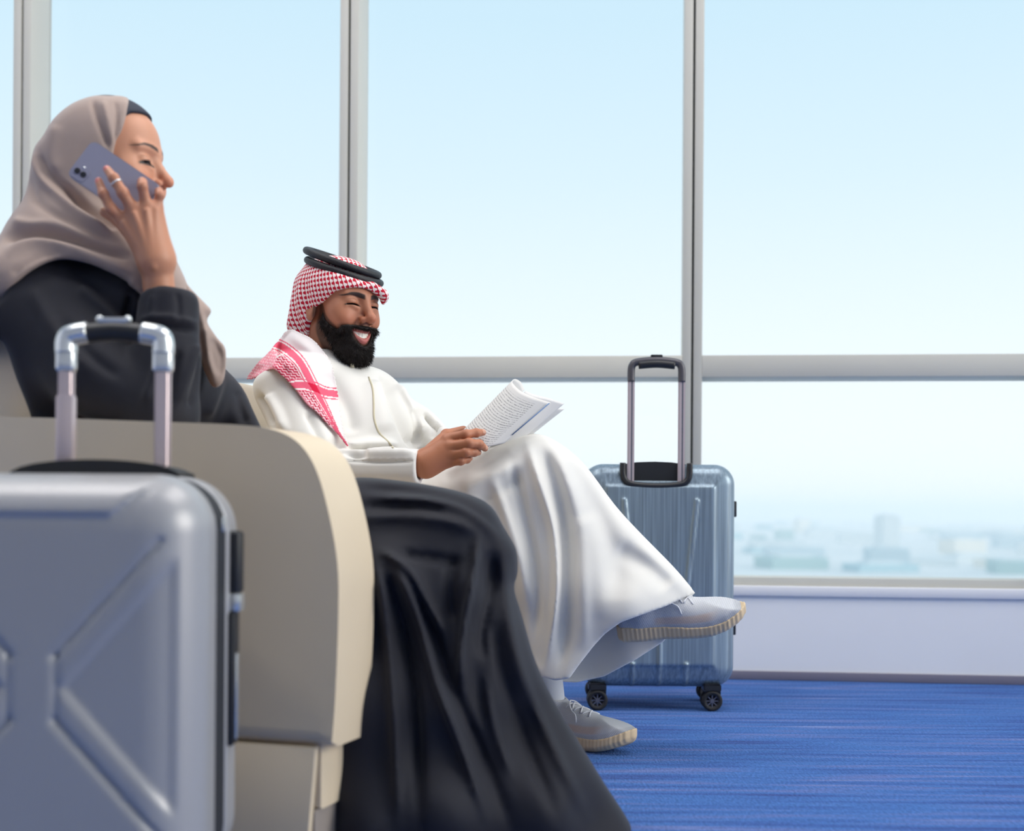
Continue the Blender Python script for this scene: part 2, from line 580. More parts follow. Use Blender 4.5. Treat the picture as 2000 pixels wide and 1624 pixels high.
# haze over the plain: a real, thin scattering layer outside the glass
def haze_mat():
    m = bpy.data.materials.new('dusty haze'); m.use_nodes = True
    nt = m.node_tree; nt.nodes.clear()
    out = nt.nodes.new('ShaderNodeOutputMaterial')
    vs = nt.nodes.new('ShaderNodeVolumeScatter')
    vs.inputs['Color'].default_value = (1.0, 1.0, 1.0, 1); vs.inputs['Density'].default_value = 0.0008; vs.inputs['Anisotropy'].default_value = 0.2
    nt.links.new(vs.outputs[0], out.inputs['Volume'])
    return m
hz_ = box_obj('haze_layer', (0, 2560, GZ + 22), (8000, 5000, 43.9), haze_mat())
tag(hz_, kind='structure')
# ------------------------------------------------------------------ seating
CTH = math.radians(17)
CA = np.array([-0.27, 1.93, 0.0])
CFW = np.array([math.cos(CTH), -math.sin(CTH), 0.0])
CLF = np.array([math.sin(CTH), math.cos(CTH), 0.0])
def ch(x, y, z):
    """chair-row coordinates (forward from arm front, away along the row, up) -> world"""
    return CA + x * CFW + y * CLF + np.array([0, 0, z])

M_leather = mat('cream leather', (220, 202, 174), 0.48, noise=0.03, nscale=5, bump=0.12, bscale=380)
M_seam = mat('cream stitched piping', (236, 226, 206), 0.5)
M_plinth = mat('taupe plinth', (150, 140, 132), 0.6)

def prism(name, prof, y0, y1, mat_, parent, bevel=0.02, seg=4):
    """profile in chair (x,z), extruded across the row"""
    bm = bmesh.new()
    a = [bm.verts.new((p[0], y0, p[1])) for p in prof]
    b = [bm.verts.new((p[0], y1, p[1])) for p in prof]
    bm.faces.new(a); bm.faces.new(list(reversed(b)))
    n = len(prof)
    for i in range(n):
        bm.faces.new((a[i], b[i], b[(i + 1) % n], a[(i + 1) % n]))
    ed = [e for e in bm.edges if abs(e.verts[0].co.y - e.verts[1].co.y) < 1e-6]
    bmesh.ops.bevel(bm, geom=ed, offset=bevel, segments=seg, affect='EDGES', profile=0.5)
    o = from_bm(name, bm, mat_, parent)
    return autosmooth(o, 32)

def arm_profile():
    top = [(-0.70, 0.714), (-0.5, 0.707), (-0.3, 0.698), (-0.17, 0.692), (-0.105, 0.684), (-0.06, 0.664), (-0.03, 0.625), (-0.008, 0.56), (0.008, 0.48), (0.010, 0.40), (0.006, 0.28), (0.0, 0.20)]
    pts = [tuple(p) for p in catmull(top, 5)]
    return pts + [(-0.70, 0.20)]

def back_profile():
    fr = [(-0.47, 0.36), (-0.50, 0.45), (-0.553, 0.58), (-0.608, 0.714), (-0.668, 0.864), (-0.71, 0.96), (-0.735, 0.995), (-0.77, 1.005), (-0.80, 0.99)]
    pts = [tuple(p) for p in catmull(fr, 4)]
    return pts + [(-0.78, 0.85), (-0.70, 0.62), (-0.64, 0.2), (-0.50, 0.2)]

def lounge_chair(y0, label, near_arm, far_arm, backh=1.0, fx=0.0):
    r = empty('armchair', CA, -CTH)
    tag(r, label, 'armchair', None)
    if near_arm:
        a = prism('arm', arm_profile(), y0, y0 + 0.135, M_leather, r, bevel=0.028, seg=5)
        # stitched piping along the outer front edge
        bm = bmesh.new()
        pf = arm_profile()[12:-6]
        bm_tube(bm, [(p[0] - 0.0175, y0 + 0.006, p[1] - 0.006) for p in pf], 0.0028, 6)
        from_bm('piping', bm, M_seam, a)
        ya = y0 + 0.135
    else:
        ya = y0
    yb = y0 + 0.76
    if far_arm:
        prism('arm', arm_profile(), yb - 0.135, yb, M_leather, r, bevel=0.028, seg=5)
        yb -= 0.135
    s = prism('seat_cushion', [(-0.52, 0.30), (-0.02 + fx, 0.30), (fx, 0.32), (fx, 0.42), (-0.02 + fx, 0.445), (-0.30, 0.44), (-0.52, 0.43)], ya + 0.004, yb - 0.004, M_leather, r, bevel=0.022)
    sc = 1.0
    b = prism('backrest', [(p[0], 0.36 + (p[1] - 0.36) * backh if p[1] > 0.36 else p[1]) for p in back_profile()], ya + 0.004, yb - 0.004, M_leather, r, bevel=0.025)
    prism('base', [(-0.66, 0.10), (-0.03 + fx, 0.10), (-0.03 + fx, 0.295), (-0.66, 0.295)], y0 + 0.03, y0 + 0.73, M_leather, r, bevel=0.006, seg=2)
    prism('plinth', [(-0.62, 0.0), (-0.035 + fx, 0.0), (-0.035 + fx, 0.10), (-0.62, 0.10)], y0 + 0.02, y0 + 0.72, M_plinth, r, bevel=0.004, seg=2)
    if near_arm:
        prism('arm_foot', [(-0.60, 0.0), (-0.045, 0.0), (-0.028, 0.20), (-0.62, 0.20)], y0 + 0.004, y0 + 0.019, M_leather, r, bevel=0.003, seg=2)
    return r

lounge_chair(0.0, 'cream leather armchair with a high curved side panel behind the silver suitcase', True, False)
lounge_chair(0.80, 'cream leather armchair that the man in the white robe leans back in', False, False, backh=0.80, fx=-0.10)

# ------------------------------------------------------------------ suitcases
def brushed(name, c, metal=0.55, rough=0.34):
    m, nt, b, out = new_mat(name)
    tc = nt.nodes.new('ShaderNodeTexCoord')
    mp = nt.nodes.new('ShaderNodeMapping'); mp.inputs['Scale'].default_value = (160, 160, 3.0)
    nz = nt.nodes.new('ShaderNodeTexNoise'); nz.inputs['Scale'].default_value = 1.0; nz.inputs['Detail'].default_value = 4
    nt.links.new(tc.outputs['Object'], mp.inputs[0]); nt.links.new(mp.outputs[0], nz.inputs['Vector'])
    cr = nt.nodes.new('ShaderNodeValToRGB')
    l = np.array(c, float)
    cr.color_ramp.elements[0].position = 0.3; cr.color_ramp.elements[0].color = rgba(l * 0.86)
    cr.color_ramp.elements[1].position = 0.7; cr.color_ramp.elements[1].color = rgba(np.minimum(l * 1.1, 255))
    nt.links.new(nz.outputs['Fac'], cr.inputs[0]); nt.links.new(cr.outputs[0], b.inputs['Base Color'])
    mr = nt.nodes.new('ShaderNodeMapRange'); mr.inputs['To Min'].default_value = rough - 0.08; mr.inputs['To Max'].default_value = rough + 0.1
    nt.links.new(nz.outputs['Fac'], mr.inputs[0]); nt.links.new(mr.outputs[0], b.inputs['Roughness'])
    b.inputs['Metallic'].default_value = metal
    return m

M_blueshell = brushed('brushed blue grey shell', (132, 149, 163), 0.45, 0.34)
M_silver = mat('satin silver shell', (164, 164, 167), 0.36, 0.22, noise=0.02, nscale=3)
M_blackp = mat('black plastic', (30, 31, 36), 0.42)
M_blackr = mat('black rubber', (26, 27, 32), 0.7)
M_zip = mat('charcoal zipper tape', (32, 34, 40), 0.7)
M_pole = mat('pinkish aluminium pole', (212, 196, 198), 0.30, 0.55)
M_chrome = mat('polished chrome', (226, 229, 230), 0.24, 0.8)
M_hub = mat('grey wheel hub', (96, 98, 112), 0.4, 0.3)

def caster(parent, x, y, R=0.029, yaw=0.0, twin=True):
    """spinner wheel whose floor contact is under (x,y); twin discs with spoked hubs"""
    hs = bmesh.new()
    bm_box(hs, (x, y, 2 * R + 0.008), (0.050, 0.052, 0.022))
    bm_box(hs, (x, y, 1.55 * R), (0.030, 0.014, 0.05))
    bm_box(hs, (x + 0.016, y, 1.9 * R), (0.018, 0.036, 0.03))
    bmesh.ops.bevel(hs, geom=list(hs.edges), offset=0.004, segments=2, affect='EDGES')
    c = autosmooth(from_bm('caster', hs, M_blackp, parent), 35)
    for s in (-1, 1):
        yc = y + s * 0.017
        bm = bmesh.new()
        prof = [(R * 0.62, -0.008), (R * 0.92, -0.009), (R, -0.005), (R, 0.005), (R * 0.92, 0.009), (R * 0.62, 0.008)]
        n = 28
        rings = [[bm.verts.new((x + pr * math.cos(2 * PI * k / n), yc + py, R + pr * math.sin(2 * PI * k / n))) for k in range(n)] for pr, py in prof]
        for i in range(len(prof)):
            A, B_ = rings[i], rings[(i + 1) % len(prof)]
            for k in range(n):
                bm.faces.new((A[k], A[(k + 1) % n], B_[(k + 1) % n], B_[k]))
        w = from_bm('wheel', bm, M_blackr, parent)
        bm = bmesh.new()
        bm_cyl(bm, (x, yc - 0.006, R), (x, yc + 0.006, R), R * 0.2, 14)
        for k in range(8):
            a = 2 * PI * k / 8
            M = Matrix.Translation((x, yc, R)) @ Matrix.Rotation(a, 4, 'Y')
            bm_box(bm, (R * 0.40, 0, 0), (R * 0.5, 0.010, R * 0.11), M)
        bm_tube(bm, [(x + R * 0.66 * math.cos(2 * PI * k / 24), yc, R + R * 0.66 * math.sin(2 * PI * k / 24)) for k in range(24)], 0.0035, 6, closed=True)
        from_bm('wheel_hub', bm, M_hub, w, smooth=False)

def shell_sdf(w, z0, z1, y0, y1, rc, rb, feats):
    """half shell: rounded outline (corner rc) in x-z, domed edge rb towards y0 (the outer face)"""
    def fn(p):
        x, y, z = p[:, 0], p[:, 1], p[:, 2]
        zc, hz = (z0 + z1) / 2, (z1 - z0) / 2
        qx = np.abs(x) - (w / 2 - rc); qz = np.abs(z - zc) - (hz - rc)
        d2 = np.sqrt(np.maximum(qx, 0) ** 2 + np.maximum(qz, 0) ** 2) + np.minimum(np.maximum(qx, qz), 0) - rc
        sgn = 1.0 if y0 < y1 else -1.0
        face = (y0 - y) * sgn
        face = face - feats(x, z, d2)
        back = (y - y1) * sgn
        # round the outer edge
        a = d2 + rb; b = face + rb
        outer = np.sqrt(np.maximum(a, 0) ** 2 + np.maximum(b, 0) ** 2) + np.minimum(np.maximum(a, b), 0) - rb
        return np.maximum(outer, back)
    return fn

def seg_d(x, z, a, b):
    ax, az = a; bx, bz = b
    dx, dz = bx - ax, bz - az
    t = np.clip(((x - ax) * dx + (z - az) * dz) / (dx * dx + dz * dz), 0, 1)
    return np.hypot(x - ax - t * dx, z - az - t * dz), t

# --- the blue-grey case by the window: its trolley side faces the room
def far_case():
    D0 = 3.60
    c = P(1287, 1385, D0)
    r = empty('suitcase', (c[0], D0, 0), 0.0)
    tag(r, 'blue-grey brushed hard-shell suitcase with raised trolley handle standing by the window', 'suitcase')
    z0, z1, w = 0.066, 0.698, 0.432
    def feats(x, z, d2):
        o = np.zeros_like(x)
        # raised flat field inside a softly stepped border
        inset = np.clip((-d2 - 0.058) / 0.010, 0, 1)
        o = o + 0.005 * inset * inset * (3 - 2 * inset) - 0.020 * np.clip((d2 + 0.062) / 0.062, 0, 1)
        for s in (-1, 1):
            d, t = seg_d(x, z, (s * 0.102, 0.595), (s * 0.070, 0.30))
            o = o + 0.006 * np.clip((0.0075 - d) / 0.003, 0, 1)
            d, t = seg_d(x, z, (s * 0.075, 0.135), (s * 0.075, 0.068))
            o = o + 0.006 * np.clip((0.0065 - d) / 0.003, 0, 1)
        d, t = seg_d(x, z, (0, 0.235), (0, 0.062))
        o = o + 0.006 * np.clip((0.0065 - d) / 0.003, 0, 1)
        # lower sloped kick panel
        k = np.clip((0.150 - 0.10 * np.abs(x) - z + 0.02) / 0.02, 0, 1) * 0
        return o + k
    def rear(p):
        d = shell_sdf(w, z0, z1, 0.0, 0.135, 0.058, 0.030, feats)(p)
        # cut-out for the trolley cup
        cup = sd_box(p, (-0.012, 0.0, 0.69), (0.098, 0.06, 0.052), 0.035)
        return smax(d, -cup, 0.006)
    sdf_obj('rear_shell', rear, (-0.24, -0.03, 0.04), (0.24, 0.15, 0.72), 0.0033, M_blueshell, r, it=2)
    def front(p):
        return shell_sdf(w, z0, z1, 0.27, 0.142, 0.058, 0.045, lambda x, z, d2: 0 * x)(p)
    sdf_obj('front_shell', front, (-0.24, 0.13, 0.04), (0.24, 0.29, 0.72), 0.006, M_blueshell, r, it=2)
    def band(p):
        d = shell_sdf(w - 0.004, z0 + 0.002, z1 - 0.002, 0.132, 0.145, 0.057, 0.002, lambda x, z, d2: 0 * x)(p)
        return d
    sdf_obj('zipper_band', band, (-0.24, 0.11, 0.04), (0.24, 0.16, 0.72), 0.005, M_zip, r, it=0)
    # trolley cup: dark U-shaped rim round a recess
    bm = bmesh.new()
    cx = -0.012
    u = [(cx - 0.094, 0.700), (cx - 0.094, 0.672), (cx - 0.088, 0.652), (cx - 0.068, 0.640), (cx, 0.635), (cx + 0.068, 0.640), (cx + 0.088, 0.652), (cx + 0.094, 0.672), (cx + 0.094, 0.700)]
    bm_tube(bm, [(a[0], 0.002, a[1]) for a in catmull(u, 5)], 0.0085, 10)
    cup = from_bm('trolley_cup', bm, M_blackp, r)
    bm = bmesh.new()
    pr = [(cx - 0.092, 0.698), (cx - 0.05, 0.704), (cx, 0.706), (cx + 0.05, 0.704), (cx + 0.092, 0.698), (cx + 0.092, 0.66), (cx + 0.07, 0.642), (cx, 0.638), (cx - 0.07, 0.642), (cx - 0.092, 0.66)]
    a = [bm.verts.new((p[0], 0.052, p[1])) for p in pr]; b = [bm.verts.new((p[0], 0.064, p[1])) for p in pr]
    bm.faces.new(a); bm.faces.new(list(reversed(b)))
    for i in range(len(pr)): bm.faces.new((a[i], b[i], b[(i + 1) % len(pr)], a[(i + 1) % len(pr)]))
    from_bm('recess_panel', bm, M_blackp, cup, smooth=False)
    xs = (-0.0825, 0.0605)
    for x in xs:
        bm = bmesh.new()
        bm_box(bm, (x, 0.022, 0.79), (0.0195, 0.013, 0.30))
        bmesh.ops.bevel(bm, geom=list(bm.edges), offset=0.003, segments=2, affect='EDGES')
        po = autosmooth(from_bm('trolley_pole', bm, M_pole, r), 35)
        box_obj('pole_groove', (x + 0.002, 0.0158, 0.79), (0.0035, 0.002, 0.29), M_hub, po)
    # grip: bowed bar with elbow corners
    gp = [(-0.0825, 0.022, 0.930), (-0.0825, 0.022, 0.962), (-0.079, 0.022, 0.977), (-0.066, 0.022, 0.986), (-0.011, 0.022, 0.9915), (0.044, 0.022, 0.986), (0.057, 0.022, 0.977), (0.0605, 0.022, 0.962), (0.0605, 0.022, 0.930)]
    bm = bmesh.new(); bm_tube(bm, catmull(gp, 5), 0.0108, 10)
    g = from_bm('grip', bm, mat('dark grey grip', (84, 82, 88), 0.4, 0.3), r)
    bm = bmesh.new()
    bm_tube(bm, catmull([(-0.062, 0.0185, 0.977), (-0.011, 0.0185, 0.981), (0.040, 0.0185, 0.977)], 6), 0.0115, 10)
    from_bm('grip_pad', bm, M_blackp, g)
    box_obj('release_button', (-0.011, 0.022, 1.0035), (0.034, 0.012, 0.008), M_blackp, g, bevel=0.003)
    for z in (0.572, 0.232):
        box_obj('side_foot', (0.2225, 0.10, z), (0.015, 0.03, 0.046), M_blackp, r, bevel=0.003)
    for x, y in ((-0.172, 0.035), (0.152, 0.035), (-0.165, 0.235), (0.168, 0.225)):
        caster(r, x, y)
    return r
far_case()

# --- the silver case nearest the lens: patterned front turned to the camera
def near_case():
    D0 = 1.60
    r = empty('suitcase', (-0.600, D0, 0), 0.0)
    tag(r, 'silver hard-shell suitcase with cross-shaped moulded front beside the cream armchair side panel', 'suitcase')
    z0, z1, w = 0.055, 0.606, 0.418
    def feats(x, z, d2):
        o = np.zeros_like(x)
        zc = 0.335
        # moulded cross: grooves from the corners to a hexagon
        ax = np.abs(x)
        for sz in (-1, 1):
            d, t = seg_d(ax, z, (0.158, zc + sz * 0.185), (0.028, zc + sz * 0.040))
            o = o - 0.006 * np.clip((0.006 - d) / 0.005, 0, 1)
        d, t = seg_d(ax, z, (0.030, zc - 0.04), (0.030, zc + 0.04))
        o = o - 0.004 * np.clip((0.006 - d) / 0.005, 0, 1)
        # facets beside the cross are pressed in a little
        side = np.clip((ax - 0.03 - np.abs(z - zc) * 0.88) / 0.012, 0, 1) * np.clip((-d2 - 0.03) / 0.01, 0, 1)
        o = o - 0.006 * side
        # top and bottom plates with slanted ends
        for sz in (-1, 1):
            zz = (z - zc) * sz
            pl = np.clip((zz - 0.215 - np.clip(ax - 0.098, 0, 1) * 0.9) / 0.006, 0, 1)
            o = o + 0.009 * pl * np.clip((-d2 - 0.004) / 0.02, 0, 1)
        return o
    fr = shell_sdf(w, z0, z1, 0.0, 0.100, 0.075, 0.075, feats)
    sdf_obj('front_shell', fr, (-0.23, -0.03, 0.03), (0.23, 0.14, 0.63), 0.0036, M_silver, r, it=2)
    bk = shell_sdf(w, z0, z1, 0.258, 0.162, 0.075, 0.045, lambda x, z, d2: 0 * x)
    sdf_obj('rear_shell', bk, (-0.23, 0.13, 0.03), (0.23, 0.28, 0.63), 0.005, M_silver, r, it=2)
    bd = shell_sdf(w - 0.006, z0 + 0.003, z1 - 0.003, 0.088, 0.174, 0.073, 0.002, lambda x, z, d2: 0 * x)
    sdf_obj('zipper_band', bd, (-0.23, 0.09, 0.03), (0.23, 0.18, 0.63), 0.005, M_zip, r, it=0)
    box_obj('zipper_pull', (0.2085, 0.135, 0.54), (0.006, 0.012, 0.02), M_chrome, r, bevel=0.002)
    # black trolley cap on the top
    bm = bmesh.new()
    xs = [-0.115 + 0.23 * i / 16 for i in range(17)]
    top = [(x + 0.025, 0.606 + 0.022 * (1 - ((x) / 0.118) ** 2) ** 0.5) for x in xs]
    prof = [(-0.096, 0.600)] + top + [(0.142, 0.600)]
    a = [bm.verts.new((p[0], 0.160, p[1])) for p in prof]; b = [bm.verts.new((p[0], 0.252, p[1])) for p in prof]
    bm.faces.new(a); bm.faces.new(list(reversed(b)))
    for i in range(len(prof)): bm.faces.new((a[i], b[i], b[(i + 1) % len(prof)], a[(i + 1) % len(prof)]))
    autosmooth(from_bm('trolley_cap', bm, M_blackp, r), 40)
    yh = 0.222
    x0, x1 = -0.0355, 0.1020
    for x in (x0, x1):
        bm = bmesh.new(); bm_box(bm, (x, yh, 0.69), (0.022, 0.015, 0.16))
        bmesh.ops.bevel(bm, geom=list(bm.edges), offset=0.004, segments=3, affect='EDGES')
        po = autosmooth(from_bm('trolley_pole', bm, M_pole, r), 35)
        if x == x0:
            box_obj('pole_stage', (x, yh, 0.665), (0.0265, 0.019, 0.115), M_pole, po, bevel=0.005)
        box_obj('pole_collar', (x, yh, 0.772), (0.0275, 0.022, 0.036), M_chrome, po, bevel=0.006, seg=3)
    xm = (x0 + x1) / 2
    for s, x in ((-1, x0), (1, x1)):
        bm = bmesh.new()
        bm_tube(bm, catmull([(x, yh, 0.782), (x - 0 * s, yh, 0.797), (x - s * 0.006, yh, 0.806), (x - s * 0.030, yh, 0.811)], 6), [0.0155] * 19, 14)
        from_bm('grip_elbow', bm, M_chrome, r)
    bm = bmesh.new()
    bm_tube(bm, catmull([(x0 + 0.024, yh, 0.8085), (xm, yh, 0.813), (x1 - 0.024, yh, 0.8085)], 8), 0.0138, 14)
    g = from_bm('grip', bm, M_blackp, r)
    box_obj('release_button', (xm - 0.002, yh, 0.8285), (0.042, 0.012, 0.008), M_chrome, g, bevel=0.003)
    for sx in (-1, 1):
        bm = bmesh.new(); bmesh.ops.create_uvsphere(bm, u_segments=12, v_segments=8, radius=0.0055)
        bmesh.ops.translate(bm, verts=bm.verts, vec=(xm - 0.002 + sx * 0.02, yh, 0.830))
        from_bm('button_rivet', bm, M_chrome, g)
    # right side: carry handle, lock and strip
    sh = box_obj('side_handle', (0.2135, 0.19, 0.487), (0.020, 0.030, 0.088), M_blackp, r, bevel=0.006, seg=3)
    box_obj('handle_bracket', (0.2135, 0.19, 0.431), (0.022, 0.034, 0.026), M_chrome, sh, bevel=0.004)
    box_obj('lock_plate', (0.2095, 0.188, 0.325), (0.014, 0.040, 0.185), M_blackp, r, bevel=0.004)
    box_obj('lock_strip', (0.2165, 0.188, 0.30), (0.005, 0.010, 0.12), M_chrome, r, bevel=0.002)
    for x, y in ((-0.16, 0.045), (0.16, 0.045), (-0.16, 0.215), (0.16, 0.215)):
        caster(r, x, y, 0.024)
    return r
near_case()
# ------------------------------------------------------------------ shared people helpers
def frame(yaw_to_cam, pitch, roll=0.0):
    """columns forward, left, up for a head turned yaw towards the camera from +X, pitched down"""
    a, b = math.radians(yaw_to_cam), math.radians(pitch)
    f = np.array([math.cos(a) * math.cos(b), -math.sin(a) * math.cos(b), -math.sin(b)])
    l0 = np.array([math.sin(a), math.cos(a), 0.0])
    u0 = np.cross(f, l0)
    c = math.radians(roll)
    l = l0 * math.cos(c) + u0 * math.sin(c)
    u = -l0 * math.sin(c) + u0 * math.cos(c)
    return np.stack([f, l, u], 1).astype(np.float32)

def loc(p, C, R, s=1.0):
    return ((p - np.asarray(C, np.float32)) @ R) / s

def sstep(a, b, x):
    t = np.clip((x - a) / (b - a), 0, 1)
    return t * t * (3 - 2 * t)

def vnoise(p, s, seed=0):
    """cheap smooth value noise from summed sines"""
    r = np.random.RandomState(seed)
    o = np.zeros(len(p))
    for i in range(5):
        k = r.normal(size=3); k /= np.linalg.norm(k)
        o += np.sin((p @ k) * s * (0.7 + 0.35 * i) + r.uniform(0, 6.28))
    return o / 5

def head_sdf(p, fem, smile=1.0):
    q = p.copy(); q[:, 1] = np.abs(q[:, 1])
    x, y, z = q[:, 0], q[:, 1], q[:, 2]
    d = sd_ell(p, (-0.008, 0, 0.046), (0.100, 0.075, 0.087)) if fem else sd_ell(p, (-0.008, 0, 0.034), (0.098, 0.074, 0.066))
    d = smin(d, sd_ell(p, (0.036, 0, -0.020), (0.060, 0.058, 0.078)), 0.03)
    d = smin(d, sd_sph(q, (0.058, 0.044, -0.014), 0.021 if not fem else 0.022), 0.028)
    d = smin(d, sd_cap(q, (0.004, 0.049, -0.052), (0.066, 0.016, -0.092), 0.019 if not fem else 0.016, 0.017), 0.03)
    d = smin(d, sd_sph(p, (0.077, 0, -0.092), 0.017), 0.022)
    d = smin(d, sd_ell(p, (0.074, 0, -0.056), (0.025, 0.03, 0.030)), 0.022)
    # brow ridge
    bz = 0.0 if fem else -0.008
    d = smin(d, sd_cap(q, (0.087, 0.006, 0.034 + bz), (0.074, 0.043, 0.037 + bz), 0.009 if not fem else 0.0065, 0.007), 0.014)
    # eye sockets, closed lids and lower lid swell
    d = smax(d, -sd_ell(q, (0.104, 0.033, 0.015), (0.019, 0.021, 0.016)), 0.014)
    d = smin(d, sd_ell(q, (0.0785, 0.032, 0.0125), (0.0135, 0.0165, 0.0115)), 0.004)
    d = smin(d, sd_cap(q, (0.089, 0.022, 0.001), (0.079, 0.045, 0.004), 0.0035, 0.003), 0.008)
    lash = np.abs(z - (0.008 - 0.10 * (y - 0.032) ** 2 / 0.01)) 
    grv = np.maximum(np.maximum(lash - (0.0005 if not fem else -0.0006), np.abs(y - 0.032) - 0.0135), 0.082 - x)
    d = smax(d, -(grv - 0.0009), 0.002)
    # nose
    nl = 1.0 if not fem else 0.985
    d = smin(d, sd_cap(p, (0.088 if not fem else 0.084, 0, 0.022), (0.1145 * nl, 0, -0.016), 0.0074, 0.0098), 0.012)
    d = smin(d, sd_sph(p, (0.1185 * nl, 0, -0.021), 0.0105 if not fem else 0.0080), 0.008)
    d = smin(d, sd_ell(q, (0.102 if not fem else 0.099, 0.0130 if not fem else 0.0110, -0.025), (0.011, 0.0072, 0.0080) if not fem else (0.009, 0.0062, 0.0066)), 0.007)
    d = smax(d, -sd_ell(q, (0.107, 0.0075, -0.034), (0.006, 0.0035, 0.005)), 0.003)
    # smile fold
    fold = sd_cap(q, (0.098, 0.020, -0.026), (0.083, 0.036, -0.052), 0.0015)
    d = smax(d, -(fold - 0.0015), 0.006)
    d = smin(d, sd_sph(q, (0.073, 0.042, -0.028), 0.016), 0.016)
    # lips and open smile
    up = (y / 0.028) ** 2
    zc = -0.060 + 0.012 * smile * up
    xm = 0.0985 - 0.020 * up
    lipu = np.sqrt((x - xm) ** 2 + (z - (zc + 0.0108 - 0.0108 * up)) ** 2) - 0.0040 * np.sqrt(np.clip(1.08 - up, 0, 1))
    lipl = np.sqrt((x - xm + 0.002) ** 2 + (z - (zc - 0.0105 + 0.0105 * up)) ** 2) - 0.0062 * np.sqrt(np.clip(1.08 - up, 0, 1))
    wide = y - 0.029
    op = np.maximum(np.maximum(np.abs(z - zc) - 0.0080 * np.clip(1.02 - up, 0, 1), xm - 0.014 - x), wide)
    d = smax(d, -op, 0.002)
    d = smin(d, np.maximum(lipu, wide), 0.004)
    d = smin(d, np.maximum(lipl, wide), 0.004)
    tooth = np.maximum(np.maximum(np.abs(z - zc - 0.0022) - 0.0062 * np.clip(1.02 - up, 0, 1), x - (xm - 0.0022 + 0.0008 * np.cos(y * 2 * PI / 0.0082))), wide + 0.004)
    d = np.minimum(d, np.maximum(tooth, xm - 0.02 - x))
    # ears
    t = math.radians(14)
    Re = np.array([[math.cos(t), 0, math.sin(t)], [0, 1, 0], [-math.sin(t), 0, math.cos(t)]]).T
    ex, ez = (0.0, 0.0) if fem else (0.009, -0.013)
    ear = sd_ell(q, (-0.012 + ex, 0.079, 0.004 + ez), (0.019, 0.0085, 0.032), Re)
    ear = smax(ear, -sd_ell(q, (-0.006 + ex, 0.089, 0.007 + ez), (0.011, 0.008, 0.019), Re), 0.005)
    d = smin(d, ear, 0.006)
    # neck
    nr = 0.056 if not fem else 0.047
    d = smin(d, sd_cap(p, (-0.028, 0, -0.03), (-0.050, 0, -0.17), nr, nr + 0.012), 0.03)
    return d

def face_color(p, fem, skin, lipc, browc, lipshape=True, smile=1.0, teeth=True):
    q = p.copy(); q[:, 1] = np.abs(q[:, 1])
    x, y, z = q[:, 0], q[:, 1], q[:, 2]
    c = np.tile(lin(skin), (len(p), 1))
    front = sstep(0.05, 0.07, x)
    def put(mask, col):
        nonlocal c
        m = np.clip(mask, 0, 1)[:, None]
        c = c * (1 - m) + lin(col) * m
    up = (y / 0.028) ** 2
    zc = -0.060 + 0.012 * smile * up
    xm = 0.0985 - 0.020 * up
    red = np.exp(-((y - 0.036) / 0.02) ** 2 - ((z + 0.022) / 0.018) ** 2) * front * 0.35
    put(red, np.array(skin) * np.array((1.03, 0.82, 0.78)))
    nosem = np.exp(-((y) / 0.016) ** 2 - ((z + 0.022) / 0.012) ** 2) * sstep(0.098, 0.108, x) * 0.4
    put(nosem, np.array(skin) * np.array((1.02, 0.80, 0.74)))
    if not fem:      # short stubble where the beard thins out
        zl = np.interp(x, [0.0, 0.010, 0.022, 0.034, 0.050, 0.066, 0.080], [0.03, 0.028, 0.006, -0.018, -0.034, -0.046, -0.040])
        st = sstep(0.006, -0.006, z - zl) * sstep(0.008, 0.016, x) * sstep(-0.13, -0.11, z)
        put(st * 0.8, (52, 36, 30))
    if lipshape:
        inlip = (np.abs(z - zc) < 0.0165 * np.clip(1.05 - up, 0, 1) + 0.001) & (y < 0.029) & (x > 0.07)
        put(inlip * 0.85, lipc)
    if teeth:
        tm = (np.abs(z - zc - 0.0020) < 0.0066 * np.clip(1.0 - up, 0, 1)) & (y < 0.0245) & (x < xm + 0.0006) & (x > 0.06)
        put(tm * 1.0, (250, 245, 234))
        dark = (np.abs(z - zc) < 0.007 * np.clip(1.0 - up, 0, 1)) & (y >= 0.0245) & (y < 0.029) & (x < xm - 0.0015) & (x > 0.06)
        put(dark * 1.0, (60, 28, 24))
    # brows
    zb = (0.0375 if fem else 0.0265) + 0.004 * np.sin(np.clip((y - 0.01) / 0.045, 0, 1) * PI) - 0.003 * np.clip((y - 0.04) / 0.015, 0, 1)
    th = (0.0052 if not fem else 0.0036) * np.clip(1.25 - (y - 0.010) / 0.045, 0.15, 1)
    bm_ = sstep(th + 0.0012, th - 0.0008, np.abs(z - zb)) * sstep(0.006, 0.011, y) * sstep(0.058, 0.053, y) * front
    put(bm_ * 0.95, browc)
    # lash line and lid shade
    lz = 0.008 - 10.0 * (y - 0.032) ** 2
    lt = 0.0012 if not fem else 0.0038
    lt = lt * np.clip(1 - ((y - 0.033) / 0.022) ** 2, 0.05, 1)
    lm = sstep(0.0018 + lt, lt, np.abs(z - lz)) * sstep(0.0205, 0.0160, np.abs(y - 0.033)) * sstep(0.07, 0.075, x)
    put(lm, (28, 18, 16))
    cr = sstep(0.0026, 0.0008, np.abs(z - lz - 0.0115)) * sstep(0.017, 0.013, np.abs(y - 0.032)) * front
    put(cr * 0.35, np.array(skin) * 0.6)
    return c

